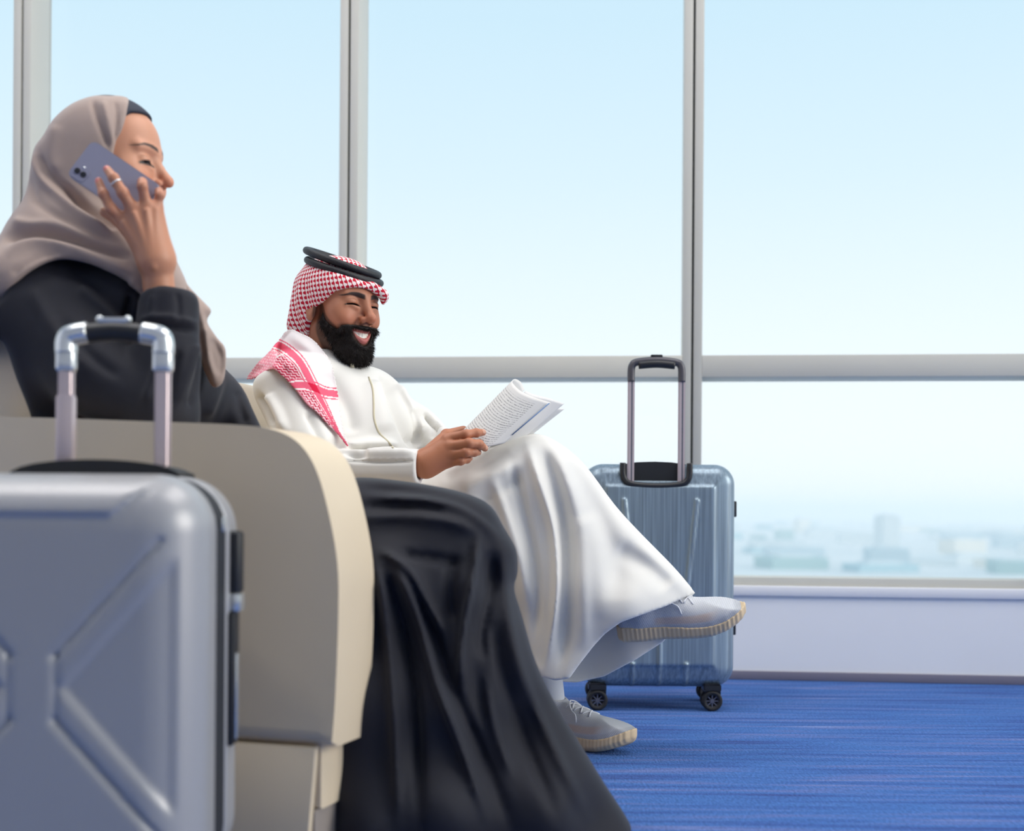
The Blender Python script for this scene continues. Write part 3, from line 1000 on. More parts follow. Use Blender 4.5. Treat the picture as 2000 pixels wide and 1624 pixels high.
def hand_fn(palm, fingers, k=0.006, tendons=()):
    """palm: list of (point, point, r0, r1) capsules; fingers: list of (points, radii)"""
    def fn(p):
        d = None
        for a, b, r0, r1 in palm:
            c = sd_cap(p, a, b, r0, r1)
            d = c if d is None else smin(d, c, 0.016)
        fd = None
        for pts, rs in fingers:
            c = sd_chain(p, pts, rs, 0.002)
            # knuckle swell
            for i in range(1, len(pts) - 1):
                c = smin(c, sd_sph(p, pts[i], rs[i] * 1.10), 0.004)
            fd = c if fd is None else np.minimum(fd, c)
        d = smin(d, fd, k)
        for a, b, r in tendons:
            d = smin(d, sd_cap(p, a, b, r), 0.007)
        return d
    return fn

def ridge_field(xy, folds):
    """sum of cloth folds: each (pixel polyline, width px, amplitude m, towards camera +)"""
    o = np.zeros(len(xy))
    for pts, w, amp in folds:
        pts = np.asarray(catmull(pts, 4), float)
        best = np.full(len(xy), 1e9); tt = np.zeros(len(xy))
        n = len(pts) - 1
        for i in range(n):
            a, b = pts[i], pts[i + 1]
            e_ = b - a
            t = np.clip(((xy - a) @ e_) / (e_ @ e_ + 1e-9), 0, 1)
            dd = np.linalg.norm(xy - a - t[:, None] * e_, axis=1)
            m = dd < best
            best[m] = dd[m]; tt[m] = (i + t[m]) / n
        fade = sstep(0.0, 0.18, tt) * sstep(1.0, 0.75, tt) * 0.85 + 0.15
        o += amp * np.exp(-(best / w) ** 2) * fade
    return o

def fold_disp(folds, extra=0.0, escale=30.0, seed=3, towards=True):
    """displace the camera-facing side of a cloth mesh along its normal"""
    def f(v, n):
        xy, D = to_px(v.astype(np.float32))
        view = v - CP
        view = view / np.linalg.norm(view, axis=1)[:, None]
        facing = sstep(-0.05, 0.45, -(n * view).sum(1))
        a = ridge_field(xy, folds) * facing
        if extra: a = a + extra * vnoise(v, escale, seed)
        return v + n * a[:, None]
    return f

def join_nq(parts):
    vs, qs, o = [], [], 0
    for v, q in parts:
        vs.append(v); qs.append(q + o); o += len(v)
    return np.concatenate(vs), np.concatenate(qs)

def strands(name, v, n, mask, mat_, parent, count, length, rad, droop, seed=1, curl=0.004):
    r = np.random.RandomState(seed)
    ids = np.nonzero(mask)[0]
    pick = r.choice(ids, count)
    V, Q = [], []
    base = v[pick] - n[pick] * 0.003
    dirn = n[pick] + r.normal(scale=0.35, size=(count, 3)) + np.array(droop)
    dirn /= np.linalg.norm(dirn, axis=1)[:, None]
    side = np.cross(dirn, r.normal(size=(count, 3))); side /= np.linalg.norm(side, axis=1)[:, None]
    L = length * r.uniform(0.6, 1.3, size=(count, 1))
    bend = np.cross(dirn, side) * curl * r.uniform(-1, 1, size=(count, 1)) + np.array(droop) * 0.3 * L
    p0 = base; p1 = base + dirn * L * 0.5 + bend * 0.5; p2 = base + dirn * L + bend
    vv = np.stack([p0 - side * rad, p0 + side * rad, p1 + side * rad * 0.8, p1 - side * rad * 0.8, p2 + side * rad * 0.2, p2 - side * rad * 0.2], 1).reshape(-1, 3)
    b = np.arange(count)[:, None] * 6
    qq = np.concatenate([b + np.array([[0, 1, 2, 3]]), b + np.array([[3, 2, 4, 5]])])
    return link_mesh(name, np_mesh(name, vv, qq), mat_, parent, smooth=False)
# ------------------------------------------------------------------ the man in the white robe
M_skin_m = mat('brown skin', (178, 120, 92), 0.48, spec=0.45, attr='Col', sss=0.12, bump=0.08, bscale=600)
M_beard = mat('black beard hair', (30, 25, 24), 0.65, spec=0.3)
M_thobe = mat('white cotton robe', (228, 226, 221), 0.75, spec=0.2, bump=0.10, bscale=900, sheen=0.15)
M_cream = mat('cream robe placket', (206, 198, 172), 0.7)
M_agal = mat('black braided cord', (22, 24, 30), 0.5, bump=0.5, bscale=500)

man = empty('person', P(700, 1455, 3.05) * np.array([1, 1, 0]))
tag(man, 'man in white robe and red checked headscarf reading papers with one leg crossed', 'person')
MO = np.array(man.location)
def mo(v): return v - MO     # parts are stored relative to the person's base

MH_R = frame(41, 9, 0)
MH_C = P(660, 600, 3.08)
MH_S = 1.05
def man_head(p): return head_sdf(loc(p, MH_C, MH_R, MH_S), False, 1.0) * MH_S

def w2(f, l, u):   # head-local -> world
    return MH_C + MH_R.astype(float) @ np.array([f, l, u]) * MH_S

# near (right) hand holding the papers
def pts(*a): return [P(*q) for q in a]
mpalm = [(P(800, 908, 2.865), P(832, 905, 2.85), 0.026, 0.027),
         (P(832, 900, 2.85), P(872, 862, 2.845), 0.025, 0.0135),
         (P(832, 903, 2.848), P(878, 874, 2.838), 0.025, 0.0135),
         (P(832, 908, 2.848), P(879, 889, 2.838), 0.024, 0.0130),
         (P(832, 913, 2.85), P(876, 903, 2.842), 0.021, 0.0115)]
mfing = [(pts((872, 858, 2.845), (910, 849, 2.832), (930, 846, 2.845), (943, 845, 2.862)), [0.0120, 0.0102, 0.0092, 0.0078]),
         (pts((878, 872, 2.836), (916, 866, 2.818), (936, 868, 2.834), (947, 876, 2.855)), [0.0122, 0.0104, 0.0094, 0.0078]),
         (pts((879, 889, 2.836), (910, 884, 2.818), (926, 884, 2.836), (934, 884, 2.86)), [0.0116, 0.0098, 0.0090, 0.0076]),
         (pts((876, 904, 2.842), (900, 901, 2.828), (912, 898, 2.842), (918, 895, 2.862)), [0.0104, 0.0088, 0.0080, 0.0068]),
         (pts((842, 880, 2.865), (872, 850, 2.90), (905, 840, 2.925)), [0.016, 0.0125, 0.0095])]
man_hand = hand_fn(mpalm, mfing)
# far (left) hand on the lower edge of the papers, behind the knee
lpalm = [(P(905, 874, 3.10), P(945, 868, 3.07), 0.026, 0.026), (P(945, 868, 3.07), P(975, 860, 3.04), 0.024, 0.014)]
lfing = [(pts((972, 858 + 7 * i, 3.035), (992, 855 + 7 * i, 3.02), (1006, 853 + 7 * i, 3.01)), [0.0115, 0.0095, 0.0080]) for i in range(4)]
lfing.append((pts((950, 858, 3.06), (968, 850, 3.04), (982, 846, 3.02)), [0.014, 0.0115, 0.009]))
man_lhand = hand_fn(lpalm, lfing)

def man_trunk(p):
    d = sd_ell(p, P(672, 850, 3.13), (0.09, 0.14, 0.17))
    d = smin(d, sd_cap(p, P(585, 765, 2.98), P(715, 770, 3.17), 0.035), 0.05)
    d = smin(d, sd_cap(p, P(630, 740, 3.13), P(635, 660, 3.11), 0.050, 0.052), 0.03)
    d = smin(d, sd_chain(p, pts((585, 765, 2.98), (625, 905, 2.90), (812, 908, 2.865)), [0.036, 0.030, 0.025]), 0.02)
    d = smin(d, sd_chain(p, pts((715, 770, 3.17), (835, 872, 3.20), (905, 876, 3.06)), [0.035, 0.028, 0.024]), 0.02)
    d = smin(d, sd_ell(p, P(705, 990, 3.10), (0.11, 0.12, 0.09)), 0.06)
    d = smin(d, sd_chain(p, pts((760, 995, 3.04), (1035, 920, 2.98), (1290, 1180, 2.96)), [0.05, 0.045, 0.03]), 0.03)
    d = smin(d, sd_chain(p, pts((780, 1000, 3.14), (1010, 1000, 3.08), (1095, 1375, 3.05)), [0.05, 0.045, 0.032]), 0.03)
    return d

def build_man_body():
    A = mesh_sdf(man_trunk, P(480, 640, 3.4) - 0.05 + np.array([0, -0.7, -0.75]), np.array([0.50, 3.42, 1.05]), 0.012)
    A = (relax(A[0], A[1], 1), A[1])
    B_ = mesh_sdf(man_head, MH_C - 0.20, MH_C + 0.17, 0.0017)
    B_ = (relax(B_[0], B_[1], 1, 0.35), B_[1])
    pc = P(880, 885, 2.85)
    H1 = mesh_sdf(man_hand, pc - 0.13, pc + 0.13, 0.0018); H1 = (relax(H1[0], H1[1], 1), H1[1])
    pc = P(960, 860, 3.05)
    H2 = mesh_sdf(man_lhand, pc - 0.13, pc + 0.13, 0.003)
    col = []
    SK = (176, 118, 90)
    for i, (v, q) in enumerate((A, B_, H1, H2)):
        if i == 1:
            c = face_color(loc(v.astype(np.float32), MH_C, MH_R, MH_S), False, SK, (204, 118, 112), (30, 22, 20))
        elif i == 2:
            c = np.tile(lin((184, 120, 88)), (len(v), 1))
            for pt, rs in mfing[:4]:       # nails
                tip = np.array(pt[-1]); m = np.linalg.norm(v - (tip + np.array([0.004, -0.006, 0.003])), axis=1) < 0.0065
                c[m] = lin((206, 158, 136))
            kn = np.zeros(len(v))
            for pt, rs in mfing[:4]:
                for kpt in pt[1:3]:
                    kn = np.maximum(kn, np.exp(-(np.linalg.norm(v - np.array(kpt), axis=1) / 0.011) ** 2 * 0.6))
            c = c * (1 - 0.25 * kn[:, None]) + lin((150, 90, 66)) * 0.25 * kn[:, None]
        else:
            c = np.tile(lin(SK), (len(v), 1))
        col.append(c)
    v, q = join_nq((A, B_, H1, H2))
    return link_mesh('body', np_mesh('body', mo(v), q, {'Col': np.concatenate(col)}), M_skin_m, man)
build_man_body()

# beard and moustache
def beard_region(l):
    x, y, z = l[:, 0], np.abs(l[:, 1]), l[:, 2]
    zb = np.interp(x, [0.0, 0.016, 0.026, 0.036, 0.050, 0.064, 0.078, 0.092, 0.12], [0.004, -0.004, -0.018, -0.034, -0.044, -0.052, -0.044, -0.0370, -0.036])
    r = (z - zb) * 0.7
    back = (0.020 + np.clip(-z - 0.045, 0, 1) * 0.70) - x
    r = np.maximum(r, back)
    up = (y / 0.028) ** 2
    zc = -0.0650 + 0.012 * up
    mouth = np.sqrt((y / 0.030) ** 2 + ((z - zc) / 0.0168) ** 2) - 1
    r = np.maximum(r, np.where(x > 0.05, -mouth * 0.014, -1))
    return r
def beard_sdf(p):
    l = loc(p, MH_C, MH_R, MH_S)
    z, x = l[:, 2], l[:, 0]
    th = np.interp(z, [-0.14, -0.10, -0.06, -0.03, 0.0, 0.03], [0.010, 0.009, 0.005, 0.0042, 0.0015, 0.001])
    th = th * (0.55 + 0.45 * sstep(0.02, 0.06, x))
    d = head_sdf(l, False, 1.0)
    d = smin(d, sd_ell(l, (0.066, 0, -0.100), (0.028, 0.034, 0.021)), 0.02)
    d = d - th - 0.0013 * vnoise(l, 420, 2) - 0.0016 * vnoise(l, 210, 5)
    return smax(d, beard_region(l), 0.006)
bc = w2(0.05, 0, -0.06)
bv, bq = mesh_sdf(beard_sdf, bc - 0.13, bc + 0.13, 0.0019)
bn = vnormals(bv, bq)
beard = link_mesh('beard', np_mesh('beard', mo(bv), bq), M_beard, man)
bl = loc(bv.astype(np.float32), MH_C, MH_R, MH_S)
outer = (head_sdf(bl, False) > 0.001)
strands('beard_hair', mo(bv), bn, outer, M_beard, beard, 6000, 0.0100, 0.00040, (0.15, -0.1, -0.75), 4)

# checked headscarf
def checks(name):
    m, nt, b, out = new_mat(name)
    b.inputs['Roughness'].default_value = 0.8
    b.inputs['Specular IOR Level'].default_value = 0.2
    at = nt.nodes.new('ShaderNodeAttribute'); at.attribute_name = 'Col'   # weave coordinates in metres
    sx = nt.nodes.new('ShaderNodeSeparateColor')
    nt.links.new(at.outputs['Color'], sx.inputs[0])
    def M(op, a, b_=None):
        n = nt.nodes.new('ShaderNodeMath'); n.operation = op
        for i, q in enumerate((a, b_)):
            if q is None: continue
            if isinstance(q, (int, float)): n.inputs[i].default_value = q
            else: nt.links.new(q, n.inputs[i])
        return n.outputs[0]
    k = 2 * PI / 0.0145
    nz = nt.nodes.new('ShaderNodeTexNoise'); nz.inputs['Scale'].default_value = 30
    nt.links.new(at.outputs['Color'], nz.inputs['Vector'])
    wob = M('MULTIPLY', M('SUBTRACT', nz.outputs['Fac'], 0.5), 1.4)
    su = M('SINE', M('ADD', M('MULTIPLY', sx.outputs[0], k), wob)); sv = M('SINE', M('ADD', M('MULTIPLY', sx.outputs[1], k), wob))
    f = M('MULTIPLY', su, sv)                       # chequer blobs
    fine = M('MULTIPLY', M('SINE', M('MULTIPLY', M('ADD', sx.outputs[0], sx.outputs[1]), k * 2)), 0.30)
    f2 = M('ADD', f, fine)
    cr = nt.nodes.new('ShaderNodeValToRGB')
    cr.color_ramp.elements[0].position = 0.47; cr.color_ramp.elements[0].color = rgba((240, 226, 226))
    cr.color_ramp.elements[1].position = 0.56; cr.color_ramp.elements[1].color = rgba((190, 28, 54))
    nt.links.new(M('ADD', M('MULTIPLY', f2, 0.5), 0.5), cr.inputs[0])
    nt.links.new(cr.outputs[0], b.inputs['Base Color'])
    return m
M_check = checks('red and white checked cotton')

SC_OUT = poly_map(smooth_poly([(600, 508), (648, 500), (700, 512), (733, 545), (758, 575), (752, 590), (733, 606), (722, 600), (728, 572), (700, 561), (660, 570), (634, 587), (613, 602), (608, 632), (600, 658), (585, 655), (562, 642), (566, 612), (572, 575), (578, 545), (592, 524)], 4), st=1.5)
g1 = np.array([0.951, 0.0, -0.309]); g2 = np.array([-0.13, 1.0, 0.235]); g2 -= g1 * (g1 @ g2); g2 /= np.linalg.norm(g2)
GN = np.cross(g1, g2).astype(np.float32); GC0 = P(672, 531, 3.085).astype(np.float32)
def scarf_sdf(p):
    l = loc(p, MH_C, MH_R, MH_S)
    d = sd_ell(l, (-0.012, 0, 0.030), (0.114, 0.090, 0.088))
    d = smin(d, sd_ell(l, (-0.046, 0, -0.025), (0.080, 0.092, 0.095)), 0.03)
    # gathered folds behind the ear
    d = d - 0.0040 * np.sin(np.arctan2(l[:, 1], l[:, 0]) * 13 + l[:, 2] * 40) * sstep(0.05, -0.03, l[:, 0]) * sstep(0.08, 0.01, l[:, 2])
    poly = [(0.20, 0.043), (0.085, 0.043), (0.055, 0.030), (0.036, 0.008), (0.018, -0.016), (-0.002, -0.034), (-0.014, -0.07), (-0.016, -0.3), (0.3, -0.3), (0.3, 0.043)]
    face = sd_poly2(l[:, [0, 2]], poly)
    d = smax(d, -face, 0.005)
    # the crown is drawn in above the cord
    hq = (p - GC0) @ GN
    cr = sd_ell(p, GC0, (0.0835, 0.0815, 0.044), np.stack([g1, g2, GN], 1))
    d = smax(d, np.minimum(cr, hq + 0.003), 0.006)
    # flap that stands away from the far temple
    fl = sd_chain(l, [V3(0.096, 0.012, 0.054), V3(0.102, 0.042, 0.040), V3(0.088, 0.072, 0.008)], [0.008, 0.013, 0.008])
    d = smin(d, fl, 0.014)
    o = sd_outline(p, SC_OUT)
    return smax(d, o - 0.003, 0.008)
def scarf_uv(v):
    l = loc((v + MO).astype(np.float32), MH_C, MH_R, MH_S)
    ang = np.arctan2(l[:, 1], l[:, 0] + 0.01)
    r = np.hypot(l[:, 0], l[:, 1])
    top = sstep(0.10, 0.13, l[:, 2])
    a1 = np.stack([ang * 0.10, l[:, 2] + 0.3 * l[:, 0]], 1)
    a2 = np.stack([l[:, 1], l[:, 0]], 1)
    a = np.where((l[:, 2] > 0.092)[:, None], a2, a1)
    th = math.radians(20)
    u = a[:, 0] * math.cos(th) - a[:, 1] * math.sin(th); w_ = a[:, 0] * math.sin(th) + a[:, 1] * math.cos(th)
    return np.stack([u + 1, w_ + 1, np.zeros(len(v))], 1)
v, q = mesh_sdf(scarf_sdf, MH_C - 0.17, MH_C + 0.17, 0.0021)
v = relax(v, q, 1)
scarf = link_mesh('headscarf', np_mesh('headscarf', mo(v), q, {'Col': scarf_uv(mo(v))}), M_check, man)

# doubled black cord
for cx_, cy_, ra_, rb_ in ((672, 531, 0.0905, 0.088), (669, 515.5, 0.0895, 0.086)):
    bm = bmesh.new()
    gc = P(cx_, cy_, 3.085)
    ring = []
    for k in range(60):
        a = 2 * PI * k / 60
        lift = 0.0022 * (1 - math.cos(a)) * (1 if cy_ < 520 else 0)      # upper loop rides up at the back
        ring.append(mo(gc + g1 * ra_ * math.cos(a) + g2 * rb_ * math.sin(a) + np.array([0, 0, lift])))
    bm_tube(bm, ring, 0.0090, 12, closed=True)
    from_bm('head_cord', bm, M_agal, man)

# robe: torso and sleeves
T_OUT = poly_map(smooth_poly([(470, 770), (492, 744), (525, 720), (560, 672), (592, 652), (640, 672), (668, 700), (690, 710), (740, 724), (772, 746), (800, 779), (838, 803), (866, 831), (880, 850), (915, 850), (935, 862), (925, 890), (860, 960), (840, 1040), (600, 1040), (520, 900)], 4), st=2.0)
TF = np.array([0.90, -0.43, 0.0]); TL = np.array([0.43, 0.90, 0.0])
tu = np.array([-0.28, 0.0, 0.96])
TR = np.stack([TF, TL, np.array([0, 0, 1.0])], 1)
CUFF_N = (P(822, 912, 2.85) - P(700, 912, 2.88)); CUFF_N /= np.linalg.norm(CUFF_N)
def thobe_top(p):
    d = sd_ell(p, P(662, 835, 3.12), (0.135, 0.195, 0.175), TR)
    d = smin(d, sd_ell(p, P(688, 905, 3.09), (0.15, 0.185, 0.17), TR), 0.08)
    d = smin(d, sd_cap(p, P(560, 752, 2.97), P(738, 752, 3.21), 0.066), 0.06)
    # stand-up collar
    d = smin(d, sd_cap(p, P(628, 716, 3.12), P(632, 684, 3.12), 0.075, 0.066), 0.03)
    far = sd_chain(p, pts((738, 752, 3.21), (848, 858, 3.20), (912, 880, 3.05)), [0.066, 0.055, 0.048])
    d = smin(d, far, 0.03)
    up = sd_chain(p, pts((560, 760, 2.96), (592, 862, 2.90), (622, 908, 2.875)), [0.068, 0.062, 0.056])
    d = smin(d, up, 0.04)
    fore = sd_box(p, P(720, 912, 2.87), (0.150, 0.040, 0.0385), 0.030, np.stack([CUFF_N, np.cross(np.array([0, 0, 1]), CUFF_N), np.array([0, 0, 1.0])], 1))
    fore = np.maximum(fore, (p - P(821, 912, 2.85).astype(np.float32)) @ CUFF_N.astype(np.float32))
    hol = sd_cap(p, P(790, 912, 2.855), P(860, 908, 2.84), 0.030)
    d = smin(d, fore, 0.022)
    d = smax(d, -hol, 0.003)
    neckcut = sd_cap(p, P(632, 690, 3.11), P(640, 630, 3.09), 0.058, 0.064)
    d = smax(d, -neckcut, 0.005)
    o = sd_outline(p, T_OUT)
    return smax(d, o - 0.003, 0.014)
T_FOLDS = [([(505, 770), (520, 800), (535, 830)], 6, -0.008), ([(522, 770), (540, 800), (560, 850)], 9, 0.006),
           ([(600, 800), (625, 850), (645, 890)], 8, -0.007), ([(640, 860), (690, 885), (720, 880)], 9, -0.009),
           ([(690, 882), (750, 886), (818, 882)], 6, 0.003),
           ([(662, 878), (720, 868), (780, 872)], 10, 0.008), ([(675, 900), (740, 903), (815, 901)], 3, -0.003),
           ([(745, 730), (770, 790), (800, 850), (815, 878)], 10, -0.012), ([(770, 750), (800, 810), (830, 850)], 12, 0.008),
           ([(830, 805), (850, 835), (845, 860)], 7, -0.010), ([(868, 838), (858, 858), (850, 878)], 7, 0.006),
           ([(800, 800), (815, 840), (815, 870)], 8, -0.006),
           ([(640, 720), (680, 800), (690, 850)], 16, -0.006), ([(730, 740), (740, 800), (750, 850)], 20, 0.006)]
v, q = mesh_sdf(thobe_top, np.array([-0.78, 2.70, 0.46]), np.array([0.02, 3.45, 1.06]), 0.0040)
v = relax(v, q, 2)
v = fold_disp([(a_, b_, c_ * 2.3) for a_, b_, c_ in T_FOLDS], 0.0015, 26)(v, vnormals(v, q))
robe = link_mesh('robe', np_mesh('robe', mo(v), q), M_thobe, man)

from mathutils.bvhtree import BVHTree
robe_bvh = BVHTree.FromPolygons([tuple(a) for a in v], [tuple(int(k) for k in a) for a in q])
def lay(px, py, off, D0=3.05):
    """point just in front of the robe where the eye ray meets it"""
    dr = Vector(P(px, py, 1.0) - CP)
    h = robe_bvh.ray_cast(Vector(CP), dr.normalized())
    D = (h[0].y if h[0] is not None else D0) - off
    return P(px, py, D)

# placket edge down the chest and the collar button
bm = bmesh.new()
pl = catmull([(720, 737), (728, 760), (730, 790), (731, 818), (740, 845), (757, 862), (768, 876)], 5)
bm_tube(bm, [mo(lay(a[0], a[1], 0.0)) for a in pl], 0.0024, 8)
from_bm('placket', bm, M_cream, robe)
bm = bmesh.new()
b0 = lay(687, 716, 0.003)[1]
bm_tube(bm, [mo(P(687, 706, b0)), mo(P(688, 718, b0))], [0.0045, 0.0055], 10)
from_bm('collar_button', bm, M_cream, robe)
# cuff hem seam
bm = bmesh.new()
cs = [(640, 897), (690, 902), (740, 904), (790, 903), (820, 902)]
bm_tube(bm, [mo(lay(a[0], a[1], -0.0004)) for a in catmull(cs, 4)], 0.0014, 6)
from_bm('cuff_seam', bm, M_thobe, robe)

# robe: lap, crossed knee and hanging hem
L_EXT = smooth_poly([(690, 1000), (760, 950), (822, 929), (880, 908), (950, 875), (1000, 854), (1045, 846), (1085, 860), (1140, 905), (1200, 985), (1250, 1040), (1310, 1100), (1374, 1160), (1400, 1200), (1380, 1300), (1250, 1420), (1060, 1420), (1040, 1330), (1000, 1200), (960, 1120), (820, 1080), (700, 1060)], 4)
HEM_N = [(600, 700), (1500, 700), (1500, 1090), (1374, 1151), (1300, 1185), (1213, 1216), (1182, 1238), (1160, 1262), (1132, 1298), (1112, 1326), (1085, 1330), (1040, 1318), (900, 1280), (600, 1200)]
HEM_F = [(600, 700), (1500, 700), (1500, 1100), (1374, 1160), (1296, 1254), (1240, 1290), (1180, 1322), (1125, 1334), (1060, 1330), (900, 1300), (600, 1200)]
def interp_nodes(xy, nodes):
    """smooth inverse-distance depth map from (px,py,value) nodes"""
    nodes = np.asarray(nodes, float)
    o = np.zeros(len(xy)); w_ = np.zeros(len(xy))
    for a, b, val in nodes:
        ww = 1.0 / (((xy[:, 0] - a) ** 2 + (xy[:, 1] - b) ** 2) + 900.0) ** 1.3
        o += ww * val; w_ += ww
    return o / w_
LN = [(720, 980, 2.92), (830, 945, 2.90), (950, 930, 2.885), (1045, 890, 2.90), (1060, 960, 2.885), (1150, 1000, 2.90), (1250, 1090, 2.90), (1370, 1165, 2.92), (1220, 1190, 2.84), (1120, 1150, 2.86), (1050, 1150, 2.88), (1050, 1280, 2.90), (1120, 1300, 2.88), (960, 1050, 2.88), (1000, 1200, 2.92), (1300, 1300, 2.86)]
LFv = [(720, 980, 3.24), (830, 945, 3.18), (950, 930, 3.14), (1045, 880, 3.03), (1100, 960, 3.06), (1200, 1060, 3.05), (1370, 1165, 2.985), (1250, 1270, 3.10), (1120, 1200, 3.14), (1050, 1280, 3.17), (1120, 1320, 3.16), (1000, 1200, 3.2)]
L_FOLDS = [([(1030, 868), (1052, 940), (1080, 1030), (1088, 1120), (1082, 1210), (1062, 1320)], 9, 0.016),
           ([(1058, 872), (1085, 940), (1104, 1030), (1108, 1130), (1104, 1240), (1092, 1320)], 12, -0.016),
           ([(1070, 866), (1112, 950), (1135, 1060), (1140, 1200), (1140, 1280)], 16, 0.010),
           ([(1000, 900), (1018, 980), (1040, 1080), (1050, 1180), (1042, 1270)], 10, -0.014),
           ([(960, 930), (990, 1010), (1016, 1100), (1028, 1200)], 11, 0.010),
           ([(860, 938), (930, 912), (1000, 880)], 12, -0.006), ([(850, 925), (920, 895), (985, 866)], 9, 0.004),
           ([(900, 960), (960, 930), (1020, 905)], 12, 0.006), ([(930, 985), (985, 955), (1020, 930)], 12, -0.006),
           ([(1110, 890), (1160, 980), (1200, 1080), (1205, 1180)], 22, -0.010),
           ([(1140, 1000), (1165, 1100), (1170, 1220)], 22, 0.007),
           ([(1200, 1070), (1270, 1110), (1310, 1150)], 20, -0.012), ([(1240, 1060), (1320, 1130), (1350, 1160)], 16, 0.006),
           ([(1000, 1240), (1030, 1290), (1060, 1320)], 12, 0.008)]
HEMLINE = [(1364, 1148), (1290, 1182), (1205, 1214), (1170, 1236)]
LB = (600, 760, 1480, 1480)
MP_LO, MP_LN, MP_LF = Map2D(lambda q: sd_poly2(q, L_EXT), *LB), Map2D(lambda q: interp_nodes(q, LN) - 1.35 * ridge_field(q, L_FOLDS), *LB, 2.0), Map2D(lambda q: interp_nodes(q, LFv), *LB, 6.0)
MP_HN, MP_HF = Map2D(lambda q: sd_poly2(q, HEM_N), *LB), Map2D(lambda q: sd_poly2(q, HEM_F), *LB)
def lap_solid(p):
    xy, D = to_px(p)
    o = MP_LO(xy) * D / F
    n = MP_LN(xy)
    f = MP_LF(xy)
    return smax(o, np.maximum(n - D, D - f) * 0.92, 0.085)
def lap_sdf(p):
    s = lap_solid(p)
    shell = np.maximum(s, -(s + 0.016))
    xy, D = to_px(p)
    w_ = sstep(2.93, 3.05, D)
    cut = (MP_HN(xy) * (1 - w_) + MP_HF(xy) * w_) * D / F
    return np.maximum(shell, cut)
v, q = mesh_sdf(lap_sdf, np.array([-0.40, 2.78, 0.14]), np.array([0.50, 3.28, 0.78]), 0.0042, lip=2.2)
v = relax(v, q, 2)
link_mesh('robe_skirt', np_mesh('robe_skirt', mo(v), q), M_thobe, man)

